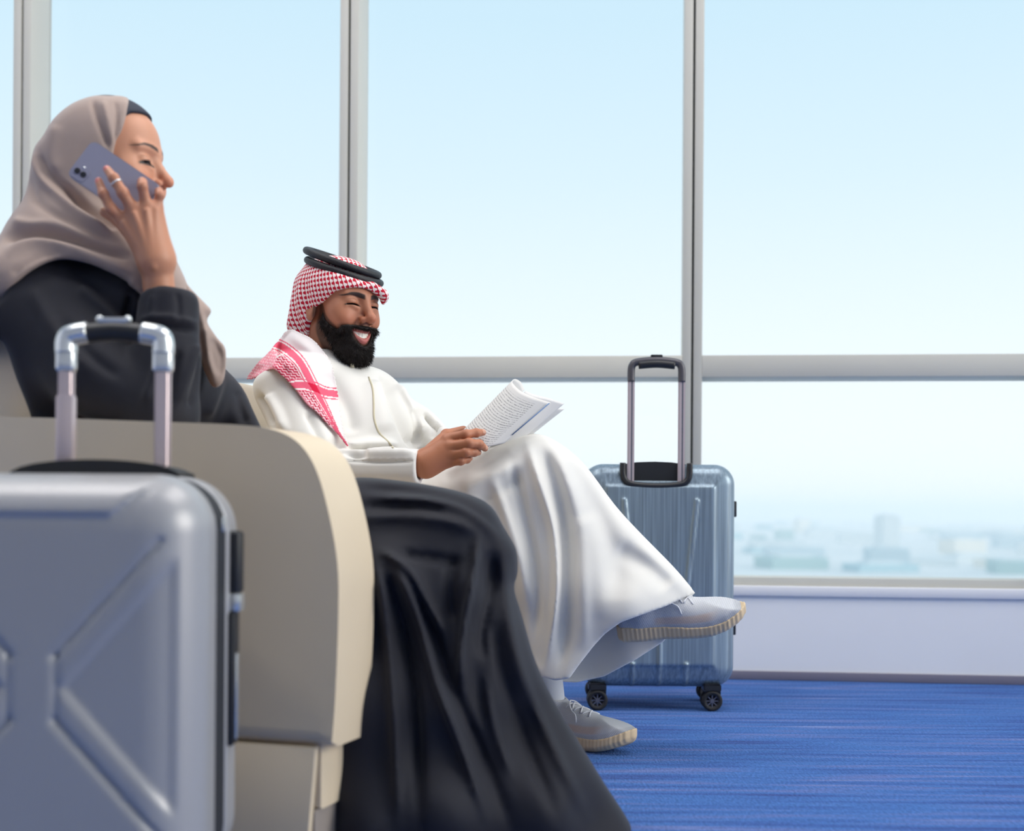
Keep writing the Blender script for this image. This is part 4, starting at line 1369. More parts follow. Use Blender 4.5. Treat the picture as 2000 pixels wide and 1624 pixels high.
# scarf end laid over the near shoulder, striped and zigzag-bordered
S_OUT = [(481, 741), (500, 712), (522, 690), (542, 668), (563, 643), (590, 652), (612, 664), (634, 688), (648, 712), (655, 742), (660, 770), (664, 800), (670, 835), (681, 875), (660, 850), (640, 831), (618, 806), (598, 790), (580, 766), (560, 744), (540, 726), (528, 722), (505, 736)]
def build_shawl():
    poly = np.array(catmull(S_OUT, 3, closed=True))
    st = 1.6
    xs = np.arange(476, 686, st); ys = np.arange(638, 880, st)
    gx, gy = np.meshgrid(xs, ys, indexing='ij')
    xy = np.stack([gx.ravel(), gy.ravel()], 1).astype(np.float32)
    sd = sd_poly2(xy, poly)
    # pull the outermost ring of points onto the hem line
    near_ = np.full((len(xy), 2), 0.0); bd = np.full(len(xy), 1e9)
    for i in range(len(poly)):
        a_, b_ = poly[i], poly[(i + 1) % len(poly)]
        e_ = b_ - a_; t = np.clip(((xy - a_) @ e_) / (e_ @ e_ + 1e-9), 0, 1)
        c_ = a_ + t[:, None] * e_; dd = np.linalg.norm(xy - c_, axis=1); m = dd < bd
        bd[m] = dd[m]; near_[m] = c_[m]
    inside = (sd < 0).reshape(gx.shape)
    mv = (sd > -0.7 * st) & (sd < 0)
    xy[mv] = near_[mv]
    base = np.array([P(a, b, 1.0) for a, b in xy]) - CP
    dep = np.full(len(xy), np.nan)
    for i in np.nonzero(sd < 6)[0]:
        h = robe_bvh.ray_cast(Vector(CP), Vector(base[i]).normalized())
        if h[0] is not None: dep[i] = h[0].y - 0.010
    pad = 3.06 - 0.07 * np.sqrt(np.clip(1 - ((xy[:, 0] - 600) / 60) ** 2 - ((xy[:, 1] - 690) / 55) ** 2, 0, 1))
    hump = ((xy[:, 0] - 600) / 60) ** 2 + ((xy[:, 1] - 690) / 55) ** 2 < 1
    dep = np.where(hump, np.fmin(dep, pad), dep).reshape(gx.shape)
    ref = interp_nodes(xy, [(490, 735, 2.98), (560, 650, 3.03), (520, 700, 2.98), (540, 730, 2.90), (600, 700, 3.02), (600, 780, 2.90), (650, 760, 2.93), (680, 870, 2.90), (640, 700, 3.02)]).reshape(gx.shape)
    dep = np.where(np.isnan(dep), ref, dep)
    for it_ in range(16):
        if it_ == 5: raw = dep.copy()
        pd = np.pad(dep, 1, mode='edge')
        dep = (pd[:-2, 1:-1] + pd[2:, 1:-1] + pd[1:-1, :-2] + pd[1:-1, 2:] + 2 * dep) / 6
    dep = np.minimum(dep, raw - 0.001)
    fold = ridge_field(xy, [([(545, 665), (600, 730), (640, 800), (675, 865)], 9, 0.007), ([(560, 650), (610, 690), (640, 740)], 10, 0.006), ([(530, 690), (570, 740), (610, 790)], 8, -0.004), ([(585, 690), (620, 760), (655, 820)], 8, -0.005), ([(500, 715), (530, 712), (560, 735)], 7, 0.005), ([(530, 722), (548, 714), (570, 708)], 14, 0.016)]).reshape(gx.shape)
    dep = dep - np.maximum(fold, -0.001) - 0.004
    wm = inside.astype(float); core = inside & (sd.reshape(gx.shape) < -2.5)
    dep = np.where(core, dep, 0.0); wm = core.astype(float)
    for _ in range(6):            # carry the inner depths out to the hem, then even them
        pw, pd = np.pad(wm, 1), np.pad(dep * wm, 1)
        sw = sum(pw[1 + i:pw.shape[0] - 1 + i, 1 + j:pw.shape[1] - 1 + j] for i in (-1, 0, 1) for j in (-1, 0, 1))
        sd_ = sum(pd[1 + i:pd.shape[0] - 1 + i, 1 + j:pd.shape[1] - 1 + j] for i in (-1, 0, 1) for j in (-1, 0, 1))
        new = sd_ / np.maximum(sw, 1e-6)
        fill = inside & ~core & (sw > 0)
        dep = np.where(fill, new, dep); wm = np.where(fill, 1.0, wm)
    pd = np.pad(np.where(inside, dep, np.nan), 1, constant_values=np.nan)
    st_ = np.stack([pd[1 + i:pd.shape[0] - 1 + i, 1 + j:pd.shape[1] - 1 + j] for i in (-1, 0, 1) for j in (-1, 0, 1)])
    dep = np.where(inside, np.nanmean(np.where(inside[None], st_, 0.0), axis=0), dep)
    idx = np.full(gx.shape, -1); idx[inside] = np.arange(inside.sum())
    pts_ = CP + base[inside.ravel()] * dep.ravel()[inside.ravel()][:, None]
    qd = []
    a, b, c, d = idx[:-1, :-1], idx[1:, :-1], idx[1:, 1:], idx[:-1, 1:]
    ok = (a >= 0) & (b >= 0) & (c >= 0) & (d >= 0)
    qd = np.stack([a[ok], d[ok], c[ok], b[ok]], 1)
    # printed borders, in the cloth's own coordinates
    X, Y = xy[inside.ravel()].T.astype(float)
    white = lin((238, 232, 232)); pink = lin((226, 96, 122)); red = lin((206, 22, 62)); dk = lin((188, 44, 76)); pale = lin((242, 178, 188))
    col = np.tile(white, (len(X), 1))
    def dist(poly_):
        pp = np.asarray(catmull(poly_, 4), float)
        best = np.full(len(X), 1e9); side = np.zeros(len(X)); tt = np.zeros(len(X)); acc = 0
        for i in range(len(pp) - 1):
            e_ = pp[i + 1] - pp[i]; L = np.hypot(*e_)
            t = np.clip(((X - pp[i][0]) * e_[0] + (Y - pp[i][1]) * e_[1]) / (L * L), 0, 1)
            dx, dy = X - pp[i][0] - t * e_[0], Y - pp[i][1] - t * e_[1]
            dd = np.hypot(dx, dy); m = dd < best
            best[m] = dd[m]; side[m] = (e_[0] * dy - e_[1] * dx)[m]; tt[m] = acc + t[m] * L
            acc += L
        return best * np.sign(side), tt
    b1 = [(520, 668), (552, 678), (584, 705), (604, 740), (618, 765), (640, 806), (660, 845), (681, 878)]
    d1, t1 = dist(b1)
    b2 = [(545, 762), (566, 755), (590, 752), (612, 757), (636, 767), (662, 770)]
    d2, t2 = dist(b2)
    wfac = np.clip(1 - (t1 - 120) / 150, 0.25, 1)
    # zigzag fields lie on the outer side of band one
    inz = (d1 > 13 * wfac)
    palez = inz & (X < 548) & (Y < 745)
    col[inz & (d2 < -10)] = lin((240, 196, 204))
    zz = (np.abs(((X * 0.8 + Y * 0.45) / 4.6) % 2 - 1) * 4.4 + (Y - X * 0.55))
    zmask = (zz % 6.4) < 3.5
    area1 = inz & (d2 < -11) & (X + 0.4 * (Y - 700) > 540)
    col[area1 & zmask] = dk
    fine = ((X + Y * 0.6) % 5.0 < 2.2) | ((Y - X * 0.2) % 6 < 2.2)
    col[palez & (X < 540) & fine] = lin((234, 146, 162))
    area2 = inz & (d2 > 11)
    col[area2] = lin((240, 200, 208))
    col[area2 & zmask & (t1 < 215)] = dk
    low = area2 & (d1 > 27 * wfac + 4)
    col[low] = lin((226, 150, 164))
    s1 = np.abs(d1) < 6.5 * wfac; s2 = (np.abs(d2) < 6.5) & (d1 > -52)
    col[s1 | s2] = pink; col[s1 & s2] = red
    for off in (10.5, -10.5):
        col[(np.abs(d1 - off * wfac) < 1.2) | ((np.abs(d2 - off) < 1.2) & (d1 > -52))] = pink
    me = np_mesh('shawl_end', mo(pts_), qd, {'Col': col})
    o = link_mesh('shawl_end', me, mat('printed scarf border', (240, 235, 235), 0.8, spec=0.2, attr='Col'), man)
    so = o.modifiers.new('thickness', 'SOLIDIFY'); so.thickness = 0.004; so.offset = -1
    return o
build_shawl()

# ------------------------------------------------------------------ shoes
def knit_mat():
    m, nt, b, out = new_mat('grey white knit upper')
    b.inputs['Roughness'].default_value = 0.85
    at = nt.nodes.new('ShaderNodeAttribute'); at.attribute_name = 'Col'
    tc = nt.nodes.new('ShaderNodeTexCoord')
    sx = nt.nodes.new('ShaderNodeSeparateXYZ'); nt.links.new(tc.outputs['Object'], sx.inputs[0])
    def M(op, a, b_=None):
        n = nt.nodes.new('ShaderNodeMath'); n.operation = op
        for i, q in enumerate((a, b_)):
            if q is None: continue
            if isinstance(q, (int, float)): n.inputs[i].default_value = q
            else: nt.links.new(q, n.inputs[i])
        return n.outputs[0]
    w1 = M('SINE', M('ADD', M('MULTIPLY', sx.outputs[0], 1150.0), M('MULTIPLY', M('ADD', sx.outputs[2], sx.outputs[1]), 420.0)))
    w2_ = M('SINE', M('SUBTRACT', M('MULTIPLY', M('ADD', sx.outputs[2], M('MULTIPLY', sx.outputs[1], 0.6)), 1250.0), M('MULTIPLY', sx.outputs[0], 260.0)))
    wv = M('MULTIPLY', w1, w2_)
    fac = M('ADD', M('MULTIPLY', wv, 0.16), 0.92)
    vm = nt.nodes.new('ShaderNodeVectorMath'); vm.operation = 'SCALE'
    nt.links.new(at.outputs['Color'], vm.inputs[0]); nt.links.new(fac, vm.inputs['Scale'])
    nt.links.new(vm.outputs[0], b.inputs['Base Color'])
    bp = nt.nodes.new('ShaderNodeBump'); bp.inputs['Strength'].default_value = 0.4; bp.inputs['Distance'].default_value = 0.001
    nt.links.new(wv, bp.inputs['Height']); nt.links.new(bp.outputs[0], b.inputs['Normal'])
    return m
M_knit = knit_mat()
M_sole = mat('ribbed tan sole', (222, 196, 158), 0.5, sss=0.0)
M_lace = mat('pale grey laces', (214, 216, 222), 0.8)

SX = [0.0, 0.012, 0.05, 0.11, 0.17, 0.215, 0.250, 0.275, 0.290, 0.297]
SWD = [0.014, 0.026, 0.034, 0.034, 0.044, 0.048, 0.043, 0.031, 0.019, 0.010]
def shoe_sdf(l, part):
    x, y, z = l[:, 0], l[:, 1], l[:, 2]
    cen = np.interp(x, [0, 0.1, 0.2, 0.295], [0, 0.003, 0.0, -0.008])
    yy = np.abs(y - cen)
    w_ = np.interp(x, SX, SWD)
    spring = 0.034 * np.clip((x - 0.175) / 0.12, 0, 1) ** 2
    zz = z - spring
    if part == 'sole':
        top = np.interp(x, [0, 0.08, 0.16, 0.24, 0.295], [0.043, 0.038, 0.033, 0.029, 0.029])
        side = yy - (w_ + 0.004 - 0.006 * np.clip((0.012 - zz) / 0.012, 0, 1)) 
        ends = np.maximum(-x - 0.003, x - 0.298)
        rib = 0.0011 * np.sin(x * 2 * PI / 0.0105)
        d = np.maximum(smax(smax(side, ends, 0.02) - rib, -zz, 0.010), (zz - top))
        return d * 0.85
    zt = np.interp(x, [-0.01, 0.0, 0.02, 0.07, 0.10, 0.14, 0.19, 0.235, 0.27, 0.295], [0.074, 0.089, 0.102, 0.107, 0.109, 0.097, 0.081, 0.070, 0.057, 0.030])
    zt = zt * 1.0
    z0 = 0.024
    hh = np.maximum(zt - z0, 0.004)
    wu = np.maximum(w_ + 0.002, 0.003)
    k = (yy / wu) ** 2.3 + (np.clip(zz - z0, 0, 1) / hh) ** 2.3
    d = (k ** (1 / 2.3) - 1) * np.minimum(wu, hh) * 0.8
    d = smax(np.maximum(np.maximum(d, z0 - zz), x - 0.2945), 0.002 - x, 0.012)
    if part == 'upper':
        ank = sd_cap(l, V3(0.060, 0.002, 0.06), V3(0.052, 0.002, 0.135), 0.036, 0.037)
        d = smin(d, ank, 0.012)
        d = np.maximum(d, (z - 0.118 + (x - 0.05) * 0.25))
        return np.maximum(d, -sd_cap(l, V3(0.058, 0.002, 0.085), V3(0.05, 0.002, 0.16), 0.030, 0.032))
    return d

def make_shoe(name, heel, toe_dir, up, parent, tint):
    X = np.array(toe_dir, float); X /= np.linalg.norm(X)
    U = np.array(up, float); U -= X * (U @ X); U /= np.linalg.norm(U)
    Yv = np.cross(U, X)
    R = np.stack([X, Yv, U], 1)
    r = bpy.data.objects.new(name, None); COL.objects.link(r); r.parent = parent
    Mx = Matrix.Identity(4)
    for i in range(3):
        for j in range(3): Mx[i][j] = R[i, j]
        Mx[i][3] = float(mo(np.asarray(heel))[i])
    r.matrix_local = Mx
    def colf(v):
        x, y, z = v.T
        c = np.tile(lin((206, 208, 214)), (len(v), 1))
        sp = np.clip((x - 0.175) / 0.12, 0, 1) ** 2 * 0.034
        h = z - sp
        band = sstep(0.040, 0.044, h) * sstep(0.062, 0.056, h) * sstep(0.08, 0.10, x) * sstep(0.24, 0.20, x)
        c = c * (1 - 0.8 * band[:, None]) + lin((214, 190, 176)) * 0.8 * band[:, None]
        dk = sstep(0.072, 0.066, h) * sstep(0.05, 0.04, h - 0.004) * 0
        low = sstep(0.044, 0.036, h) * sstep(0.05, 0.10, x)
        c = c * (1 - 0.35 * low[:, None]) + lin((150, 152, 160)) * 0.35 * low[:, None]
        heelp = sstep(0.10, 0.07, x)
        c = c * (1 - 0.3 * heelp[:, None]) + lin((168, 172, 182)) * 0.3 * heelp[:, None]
        return c
    sdf_obj('sole', lambda p: shoe_sdf(p, 'sole'), (-0.015, -0.065, -0.01), (0.31, 0.065, 0.075), 0.0024, M_sole, r, it=1, lip=2.5)
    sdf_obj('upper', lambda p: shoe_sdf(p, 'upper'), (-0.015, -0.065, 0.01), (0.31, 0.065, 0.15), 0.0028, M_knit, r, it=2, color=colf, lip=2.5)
    bm = bmesh.new()
    def topz(x, y):
        zt = np.interp(x, [0.07, 0.10, 0.14, 0.19, 0.235], [0.107, 0.109, 0.097, 0.081, 0.070]); w_ = np.interp(x, SX, SWD)
        sp = 0.034 * max(0, (x - 0.175) / 0.12) ** 2
        return 0.024 + (zt - 0.024) * max(0.0, 1 - (abs(y) / (w_ + 0.002)) ** 2.3) ** (1 / 2.3) + sp + 0.0010
    for i in range(3):
        x = 0.112 + i * 0.024
        for s in (-1, 1):
            pp = []
            for k in range(9):
                t = k / 8
                y = s * (-0.022 + 0.044 * t); xx = x + 0.020 * t
                pp.append((xx, y, topz(xx, y)))
            bm_tube(bm, pp, 0.0017, 6)
    for s in (-1, 1):      # bow loops
        lp = [(0.112, 0, topz(0.112, 0) + 0.003), (0.118, s * 0.014, topz(0.118, s * 0.014) + 0.004), (0.132, s * 0.026, topz(0.132, 0.026) + 0.004), (0.146, s * 0.030, topz(0.146, 0.03) + 0.002), (0.152, s * 0.036, topz(0.15, 0.036) - 0.004)]
        bm_tube(bm, catmull(lp, 4), 0.0018, 6)
    from_bm('laces', bm, M_lace, r)
    return r
# crossed foot: heel left, toes lifted to the right, laces tipped towards the camera
hx = P(1209, 1250, 2.985); tx = P(1440, 1226, 2.945)
make_shoe('shoe', hx, tx - hx, (-0.05, -0.34, 0.93), man, None)
# standing foot
h2 = P(1040, 1445, 3.13); h2[2] = 0.0
make_shoe('shoe', h2, (0.80, -0.60, 0.0), (0, 0, 1), man, None)
bm = bmesh.new()       # ankle sock running up under the hem
s0 = h2 + 0.054 * np.array([0.8, -0.6, 0])
bm_tube(bm, [mo(s0 + np.array(o_)) for o_ in ((0, 0, 0.07), (0, 0, 0.11), (-0.006, 0.004, 0.15), (-0.02, 0.01, 0.22))], [0.031, 0.0335, 0.035, 0.038], 20)
from_bm('sock', bm, mat('pale grey ribbed sock', (196, 200, 208), 0.85, bump=0.4, bscale=260, bstretch=(6, 6, 1)), man)

# ------------------------------------------------------------------ the papers in his hand
def page_mat(ink):
    m, nt, b, out = new_mat('handwritten white page' if ink else 'blank white page')
    b.inputs['Roughness'].default_value = 0.75
    b.inputs['Base Color'].default_value = rgba((226, 225, 224))
    if not ink:
        return m
    at = nt.nodes.new('ShaderNodeAttribute'); at.attribute_name = 'Col'
    sx = nt.nodes.new('ShaderNodeSeparateColor'); nt.links.new(at.outputs['Color'], sx.inputs[0])
    def M(op, a, b_=None):
        n = nt.nodes.new('ShaderNodeMath'); n.operation = op
        for i, q in enumerate((a, b_)):
            if q is None: continue
            if isinstance(q, (int, float)): n.inputs[i].default_value = q
            else: nt.links.new(q, n.inputs[i])
        return n.outputs[0]
    rows = 25.0
    rv = M('MULTIPLY', sx.outputs[1], rows)
    fr = M('FRACT', rv); rid = M('FLOOR', rv)
    cb = nt.nodes.new('ShaderNodeCombineXYZ')
    nt.links.new(M('MULTIPLY', sx.outputs[0], 95.0), cb.inputs[0]); nt.links.new(M('MULTIPLY', rid, 7.31), cb.inputs[1]); nt.links.new(M('MULTIPLY', fr, 4.0), cb.inputs[2])
    nz = nt.nodes.new('ShaderNodeTexNoise'); nz.inputs['Scale'].default_value = 1.0; nz.inputs['Detail'].default_value = 3
    nt.links.new(cb.outputs[0], nz.inputs['Vector'])
    row = M('MULTIPLY', M('GREATER_THAN', fr, 0.30), M('LESS_THAN', fr, 0.60))
    blob = M('GREATER_THAN', nz.outputs['Fac'], 0.49)
    margin = M('MULTIPLY', M('GREATER_THAN', sx.outputs[0], 0.12), M('LESS_THAN', sx.outputs[0], 0.90))
    marg2 = M('MULTIPLY', M('GREATER_THAN', sx.outputs[1], 0.10), M('LESS_THAN', sx.outputs[1], 0.97))
    ink_ = M('MULTIPLY', M('MULTIPLY', row, blob), M('MULTIPLY', margin, marg2))
    mx = nt.nodes.new('ShaderNodeMix'); mx.data_type = 'RGBA'
    nt.links.new(M('MULTIPLY', ink_, 0.8), mx.inputs[0])
    mx.inputs[6].default_value = rgba((226, 224, 220)); mx.inputs[7].default_value = rgba((92, 90, 94))
    nt.links.new(mx.outputs[2], b.inputs['Base Color'])
    return m
def ruled(name, c0, c1, mat_, parent, nv=20, th=0.0012, nu=6):
    A = catmull([P(*a) for a in c0], nu); B_ = catmull([P(*a) for a in c1], nu)
    n = len(A)
    V = np.array([[a + (b - a) * j / nv for j in range(nv + 1)] for a, b in zip(A, B_)])
    uv = np.array([[(i / (n - 1), j / nv, 0) for j in range(nv + 1)] for i in range(n)])
    id_ = np.arange(n * (nv + 1)).reshape(n, nv + 1)
    q = np.stack([id_[:-1, :-1], id_[1:, :-1], id_[1:, 1:], id_[:-1, 1:]], -1).reshape(-1, 4)
    me = np_mesh(name, V.reshape(-1, 3) - BK0, q, {'Col': uv.reshape(-1, 3)})
    o = link_mesh(name, me, mat_, parent)
    so = o.modifiers.new('thickness', 'SOLIDIFY'); so.thickness = th; so.offset = 0
    return o
BK0 = P(930, 872, 2.90)
book = empty('paper_sheaf', BK0)
tag(book, 'curled sheaf of white handwritten pages held in the robed man\'s hand', 'papers')
M_pg = page_mat(True); M_pb = page_mat(False)
ruled('page', [(1024, 762, 2.985), (1018, 748, 2.98), (1008, 741, 2.965), (1001, 744, 2.945), (1003, 751, 2.925), (1018, 765, 2.91), (1044, 777, 2.91), (1076, 787, 2.92)],
      [(930, 858, 2.925), (922, 846, 2.915), (912, 838, 2.90), (905, 841, 2.885), (908, 850, 2.872), (920, 864, 2.866), (945, 873, 2.868), (985, 866, 2.885)], M_pg, book)
ruled('page', [(1026, 764, 2.99), (1046, 772, 2.975), (1074, 779, 2.97), (1102, 789, 2.975)], [(945, 862, 2.95), (960, 868, 2.94), (990, 866, 2.94), (1030, 850, 2.955)], M_pb, book)
ruled('page', [(1030, 768, 2.994), (1050, 783, 2.985), (1075, 795, 2.98), (1103, 799, 2.985)], [(950, 868, 2.958), (970, 874, 2.95), (1000, 868, 2.95), (1036, 852, 2.965)], M_pb, book)
bm = bmesh.new()
ln_a, ln_b = P(1073, 788, 2.914), P(1000, 850, 2.888)
bm_tube(bm, [ln_a - BK0, ln_b - BK0], 0.0011, 6)
from_bm('blue_edge', bm, mat('blue page edge', (96, 130, 176), 0.6), book)
# ------------------------------------------------------------------ the woman on the phone
M_skin_w = mat('warm tan skin', (205, 150, 120), 0.45, spec=0.45, attr='Col', sss=0.12, bump=0.05, bscale=700)
M_hijab = mat('taupe headscarf cloth', (172, 153, 144), 0.8, spec=0.2, sheen=0.25, bump=0.08, bscale=800)
M_cap = mat('dark navy under cap', (38, 42, 58), 0.7)
M_abaya = mat('blue black cloth', (27, 28, 38), 0.72, spec=0.3, sheen=0.12, bump=0.08, bscale=700)

wom = empty('person', P(330, 1600, 2.42) * np.array([1, 1, 0]))
tag(wom, 'woman in black robe and taupe headscarf sitting with a phone at her ear', 'person')
WO = np.array(wom.location)
def wo_(v): return v - WO
WH_R = frame(9, 2, 0)
WH_C = P(216, 336, 2.36)
WS = 0.985
def wh(p): return loc(p, WH_C, WH_R, WS)
def wom_head(p): return head_sdf(wh(p), True, 0.7) * WS

WD = 2.19
wpalm = [(P(312, 575, 2.205), P(306, 520, 2.20), 0.027, 0.027),
         (P(300, 505, 2.195), P(240, 432, 2.185), 0.025, 0.0125),
         (P(302, 505, 2.192), P(261, 413, 2.178), 0.026, 0.0135),
         (P(306, 505, 2.195), P(287, 408, 2.180), 0.026, 0.0130),
         (P(312, 505, 2.20), P(306, 408, 2.190), 0.022, 0.0115)]
wfing = [(pts((240, 430, 2.185), (217, 408, 2.172), (202, 379, 2.168), (193, 354, 2.176)), [0.0105, 0.0088, 0.0080, 0.0066]),
         (pts((261, 411, 2.178), (240, 377, 2.163), (222, 348, 2.162), (209, 331, 2.172)), [0.0110, 0.0092, 0.0083, 0.0068]),
         (pts((287, 406, 2.180), (278, 364, 2.165), (278, 356, 2.185), (282, 372, 2.215)), [0.0100, 0.0078, 0.0072, 0.0062]),
         (pts((306, 406, 2.190), (312, 382, 2.185), (310, 374, 2.20), (306, 388, 2.225)), [0.0090, 0.0070, 0.0066, 0.0058]),
         (pts((268, 470, 2.21), (232, 430, 2.235), (205, 415, 2.235)), [0.015, 0.0115, 0.009])]
wom_hand = hand_fn(wpalm, wfing, tendons=[(P(300, 520, 2.172), P(a_, b_, c_), 0.0035) for a_, b_, c_ in ((242, 436, 2.171), (262, 418, 2.163), (286, 412, 2.166), (305, 412, 2.178))])

def wom_trunk(p):
    d = sd_cap(p, P(195, 470, 2.40), P(160, 620, 2.43), 0.040, 0.045)
    d = smin(d, sd_cap(p, P(80, 670, 2.32), P(180, 660, 2.52), 0.035), 0.05)
    d = smin(d, sd_ell(p, P(150, 760, 2.43), (0.10, 0.14, 0.22)), 0.06)
    d = smin(d, sd_chain(p, pts((80, 670, 2.32), (325, 805, 2.19), (314, 580, 2.205)), [0.04, 0.034, 0.026]), 0.02)
    d = smin(d, sd_chain(p, pts((190, 680, 2.52), (360, 860, 2.53), (420, 940, 2.48)), [0.034, 0.028, 0.022]), 0.02)
    d = smin(d, sd_ell(p, P(220, 1000, 2.45), (0.13, 0.15, 0.10)), 0.06)
    for a, b in ((2.34, 2.27), (2.50, 2.42)):
        d = smin(d, sd_chain(p, pts((300, 1050, a), (915, 1065, b), (985, 1530, b)), [0.06, 0.045, 0.035]), 0.03)
    return d
def build_woman_body():
    A = mesh_sdf(wom_trunk, (-1.05, 2.02, 0.02), (0.12, 2.72, 1.15), 0.013); A = (relax(A[0], A[1], 1), A[1])
    B_ = mesh_sdf(wom_head, WH_C - 0.19, WH_C + 0.16, 0.0018); B_ = (relax(B_[0], B_[1], 1, 0.35), B_[1])
    pc = P(265, 450, 2.19)
    H = mesh_sdf(wom_hand, pc - 0.15, pc + 0.15, 0.0019); H = (relax(H[0], H[1], 1), H[1])
    SK = (206, 148, 118)
    cols = [np.tile(lin(SK), (len(A[0]), 1)), face_color(wh(B_[0].astype(np.float32)), True, SK, (176, 84, 84), (52, 38, 34), smile=0.7)]
    c = np.tile(lin((196, 138, 108)), (len(H[0]), 1))
    for pt, rs in wfing[:2]:
        m = np.linalg.norm(H[0] - (np.array(pt[-1]) + np.array([-0.003, -0.006, 0.002])), axis=1) < 0.0066
        c[m] = lin((206, 120, 112))
    for pt, rs in wfing[:4]:
        for kp in pt[:3]:
            g_ = np.exp(-(np.linalg.norm(H[0] - np.array(kp), axis=1) / 0.013) ** 2)[:, None] * 0.35
            c = c * (1 - g_) + lin((172, 100, 78)) * g_
    cols.append(c)
    v, q = join_nq((A, B_, H))
    link_mesh('body', np_mesh('body', wo_(v), q, {'Col': np.concatenate(cols)}), M_skin_w, wom)
build_woman_body()

# dark cap under the scarf
def cap_sdf(p):
    l = wh(p)
    d = sd_ell(l, (-0.006, 0, 0.047), (0.102, 0.080, 0.094)) * WS
    cut = sd_poly2(l[:, [0, 2]], [(0.2, 0.106), (0.082, 0.110), (0.055, 0.098), (0.030, 0.05), (0.0, -0.02), (0.0, -0.3), (0.3, -0.3)])
    return smax(d, -cut, 0.004)
v, q = mesh_sdf(cap_sdf, WH_C - 0.13, WH_C + 0.16, 0.0025)
link_mesh('under_cap', np_mesh('under_cap', wo_(relax(v, q, 1)), q), M_cap, wom)

# headscarf wrapped over head, neck and shoulders
H_OUT = poly_map(smooth_poly([(253, 188), (215, 187), (180, 189), (140, 206), (106, 236), (86, 268), (63, 291), (52, 326), (38, 372), (14, 432), (-4, 470), (-70, 545), (-130, 640), (-60, 680), (-2, 598), (30, 552), (66, 522), (112, 504), (160, 508), (214, 528), (262, 557), (300, 590), (345, 600), (372, 580), (350, 520), (330, 480), (300, 470), (262, 440), (238, 420), (228, 380), (222, 300), (233, 268), (244, 228)], 4), st=2.0)
def hijab_sdf(p):
    l = wh(p)
    d = sd_ell(l, (-0.014, 0, 0.042), (0.114, 0.091, 0.107)) * WS
    d = smin(d, sd_ell(l, (-0.062, 0, -0.015), (0.080, 0.088, 0.115)) * WS, 0.05)
    d = smin(d, sd_cap(p, P(170, 400, 2.37), P(130, 500, 2.39), 0.085, 0.12), 0.05)
    d = smin(d, sd_ell(p, P(120, 575, 2.41), (0.205, 0.235, 0.095), np.stack([CFW, CLF, np.array([0, 0, 1.0])], 1)), 0.07)
    d = smin(d, sd_cap(p, P(235, 470, 2.33), P(310, 585, 2.32), 0.05, 0.055), 0.05)
    d = smin(d, sd_cap(p, P(120, 485, 2.31), P(280, 545, 2.29), 0.085, 0.065), 0.05)
    face = sd_poly2(l[:, [0, 2]], [(0.3, 0.16), (0.072, 0.150), (0.060, 0.09), (0.046, 0.03), (0.040, -0.03), (0.046, -0.085), (0.075, -0.118), (0.105, -0.118), (0.3, -0.10)])
    d = smax(d, -face * WS, 0.006)
    return smax(d, sd_outline(p, H_OUT) - 0.003, 0.016)
H_FOLDS = [([(118, 358), (160, 395), (205, 430), (228, 452)], 7, -0.012), ([(180, 192), (190, 230), (205, 270), (212, 292)], 5, -0.006), ([(200, 195), (212, 240), (222, 285)], 6, 0.005), ([(225, 195), (228, 240), (224, 285)], 5, -0.005), ([(245, 195), (240, 230), (230, 270)], 4, 0.004),
           ([(66, 292), (82, 345), (125, 395), (185, 435), (232, 452)], 8, 0.010), ([(76, 300), (100, 345), (150, 390), (200, 420)], 8, -0.008),
           ([(52, 330), (70, 390), (130, 430), (200, 460), (245, 480)], 10, -0.007),
           ([(0, 470), (60, 455), (130, 465), (210, 490), (255, 500)], 11, -0.016), ([(5, 500), (70, 475), (140, 485), (215, 515), (262, 540)], 11, 0.012),
           ([(20, 430), (60, 440), (110, 440), (180, 470)], 10, 0.007), ([(110, 240), (100, 300), (110, 340)], 14, 0.004), ([(20, 540), (70, 505), (130, 490)], 8, -0.006), ([(250, 545), (280, 570), (300, 590)], 8, 0.006)]
v, q = mesh_sdf(hijab_sdf, np.array([-1.12, 2.06, 0.80]), np.array([-0.55, 2.74, 1.36]), 0.0042)
v = relax(v, q, 2)
v = fold_disp(H_FOLDS, 0.0015, 22)(v, vnormals(v, q))
hij = link_mesh('headscarf', np_mesh('headscarf', wo_(v), q), M_hijab, wom)

# hanging scarf tail in front of her chest
def pillow(outline, near, far, folds, k, st=2.0, gain=1.0):
    q_ = np.asarray(outline, float)
    bb = (q_[:, 0].min() - 120, q_[:, 1].min() - 120, q_[:, 0].max() + 120, q_[:, 1].max() + 120)
    mo_ = Map2D(lambda q: sd_poly2(q, outline), *bb, st)
    mn = Map2D(lambda q: interp_nodes(q, near) - gain * ridge_field(q, folds), *bb, st)
    mf = Map2D(lambda q: interp_nodes(q, far), *bb, 6.0)
    def fn(p):
        xy, D = to_px(p)
        return smax(mo_(xy) * D / F, np.maximum(mn(xy) - D, D - mf(xy)) * 0.92, k)
    return fn
TAIL = smooth_poly([(300, 520), (342, 516), (366, 556), (398, 590), (413, 608), (404, 628), (424, 660), (441, 684), (438, 740), (424, 757), (412, 752), (398, 722), (385, 690), (340, 640)], 3)
tail = pillow(TAIL, [(320, 540, 2.29), (400, 610, 2.31), (390, 650, 2.30), (430, 690, 2.33), (420, 740, 2.335)], [(320, 540, 2.37), (400, 610, 2.36), (430, 690, 2.37), (420, 740, 2.365)],
              [([(350, 530), (385, 600), (400, 640)], 8, 0.008), ([(400, 630), (405, 690), (420, 745)], 7, 0.010), ([(390, 650), (398, 700)], 6, -0.008), ([(415, 660), (432, 700), (430, 740)], 6, -0.006)], 0.014)
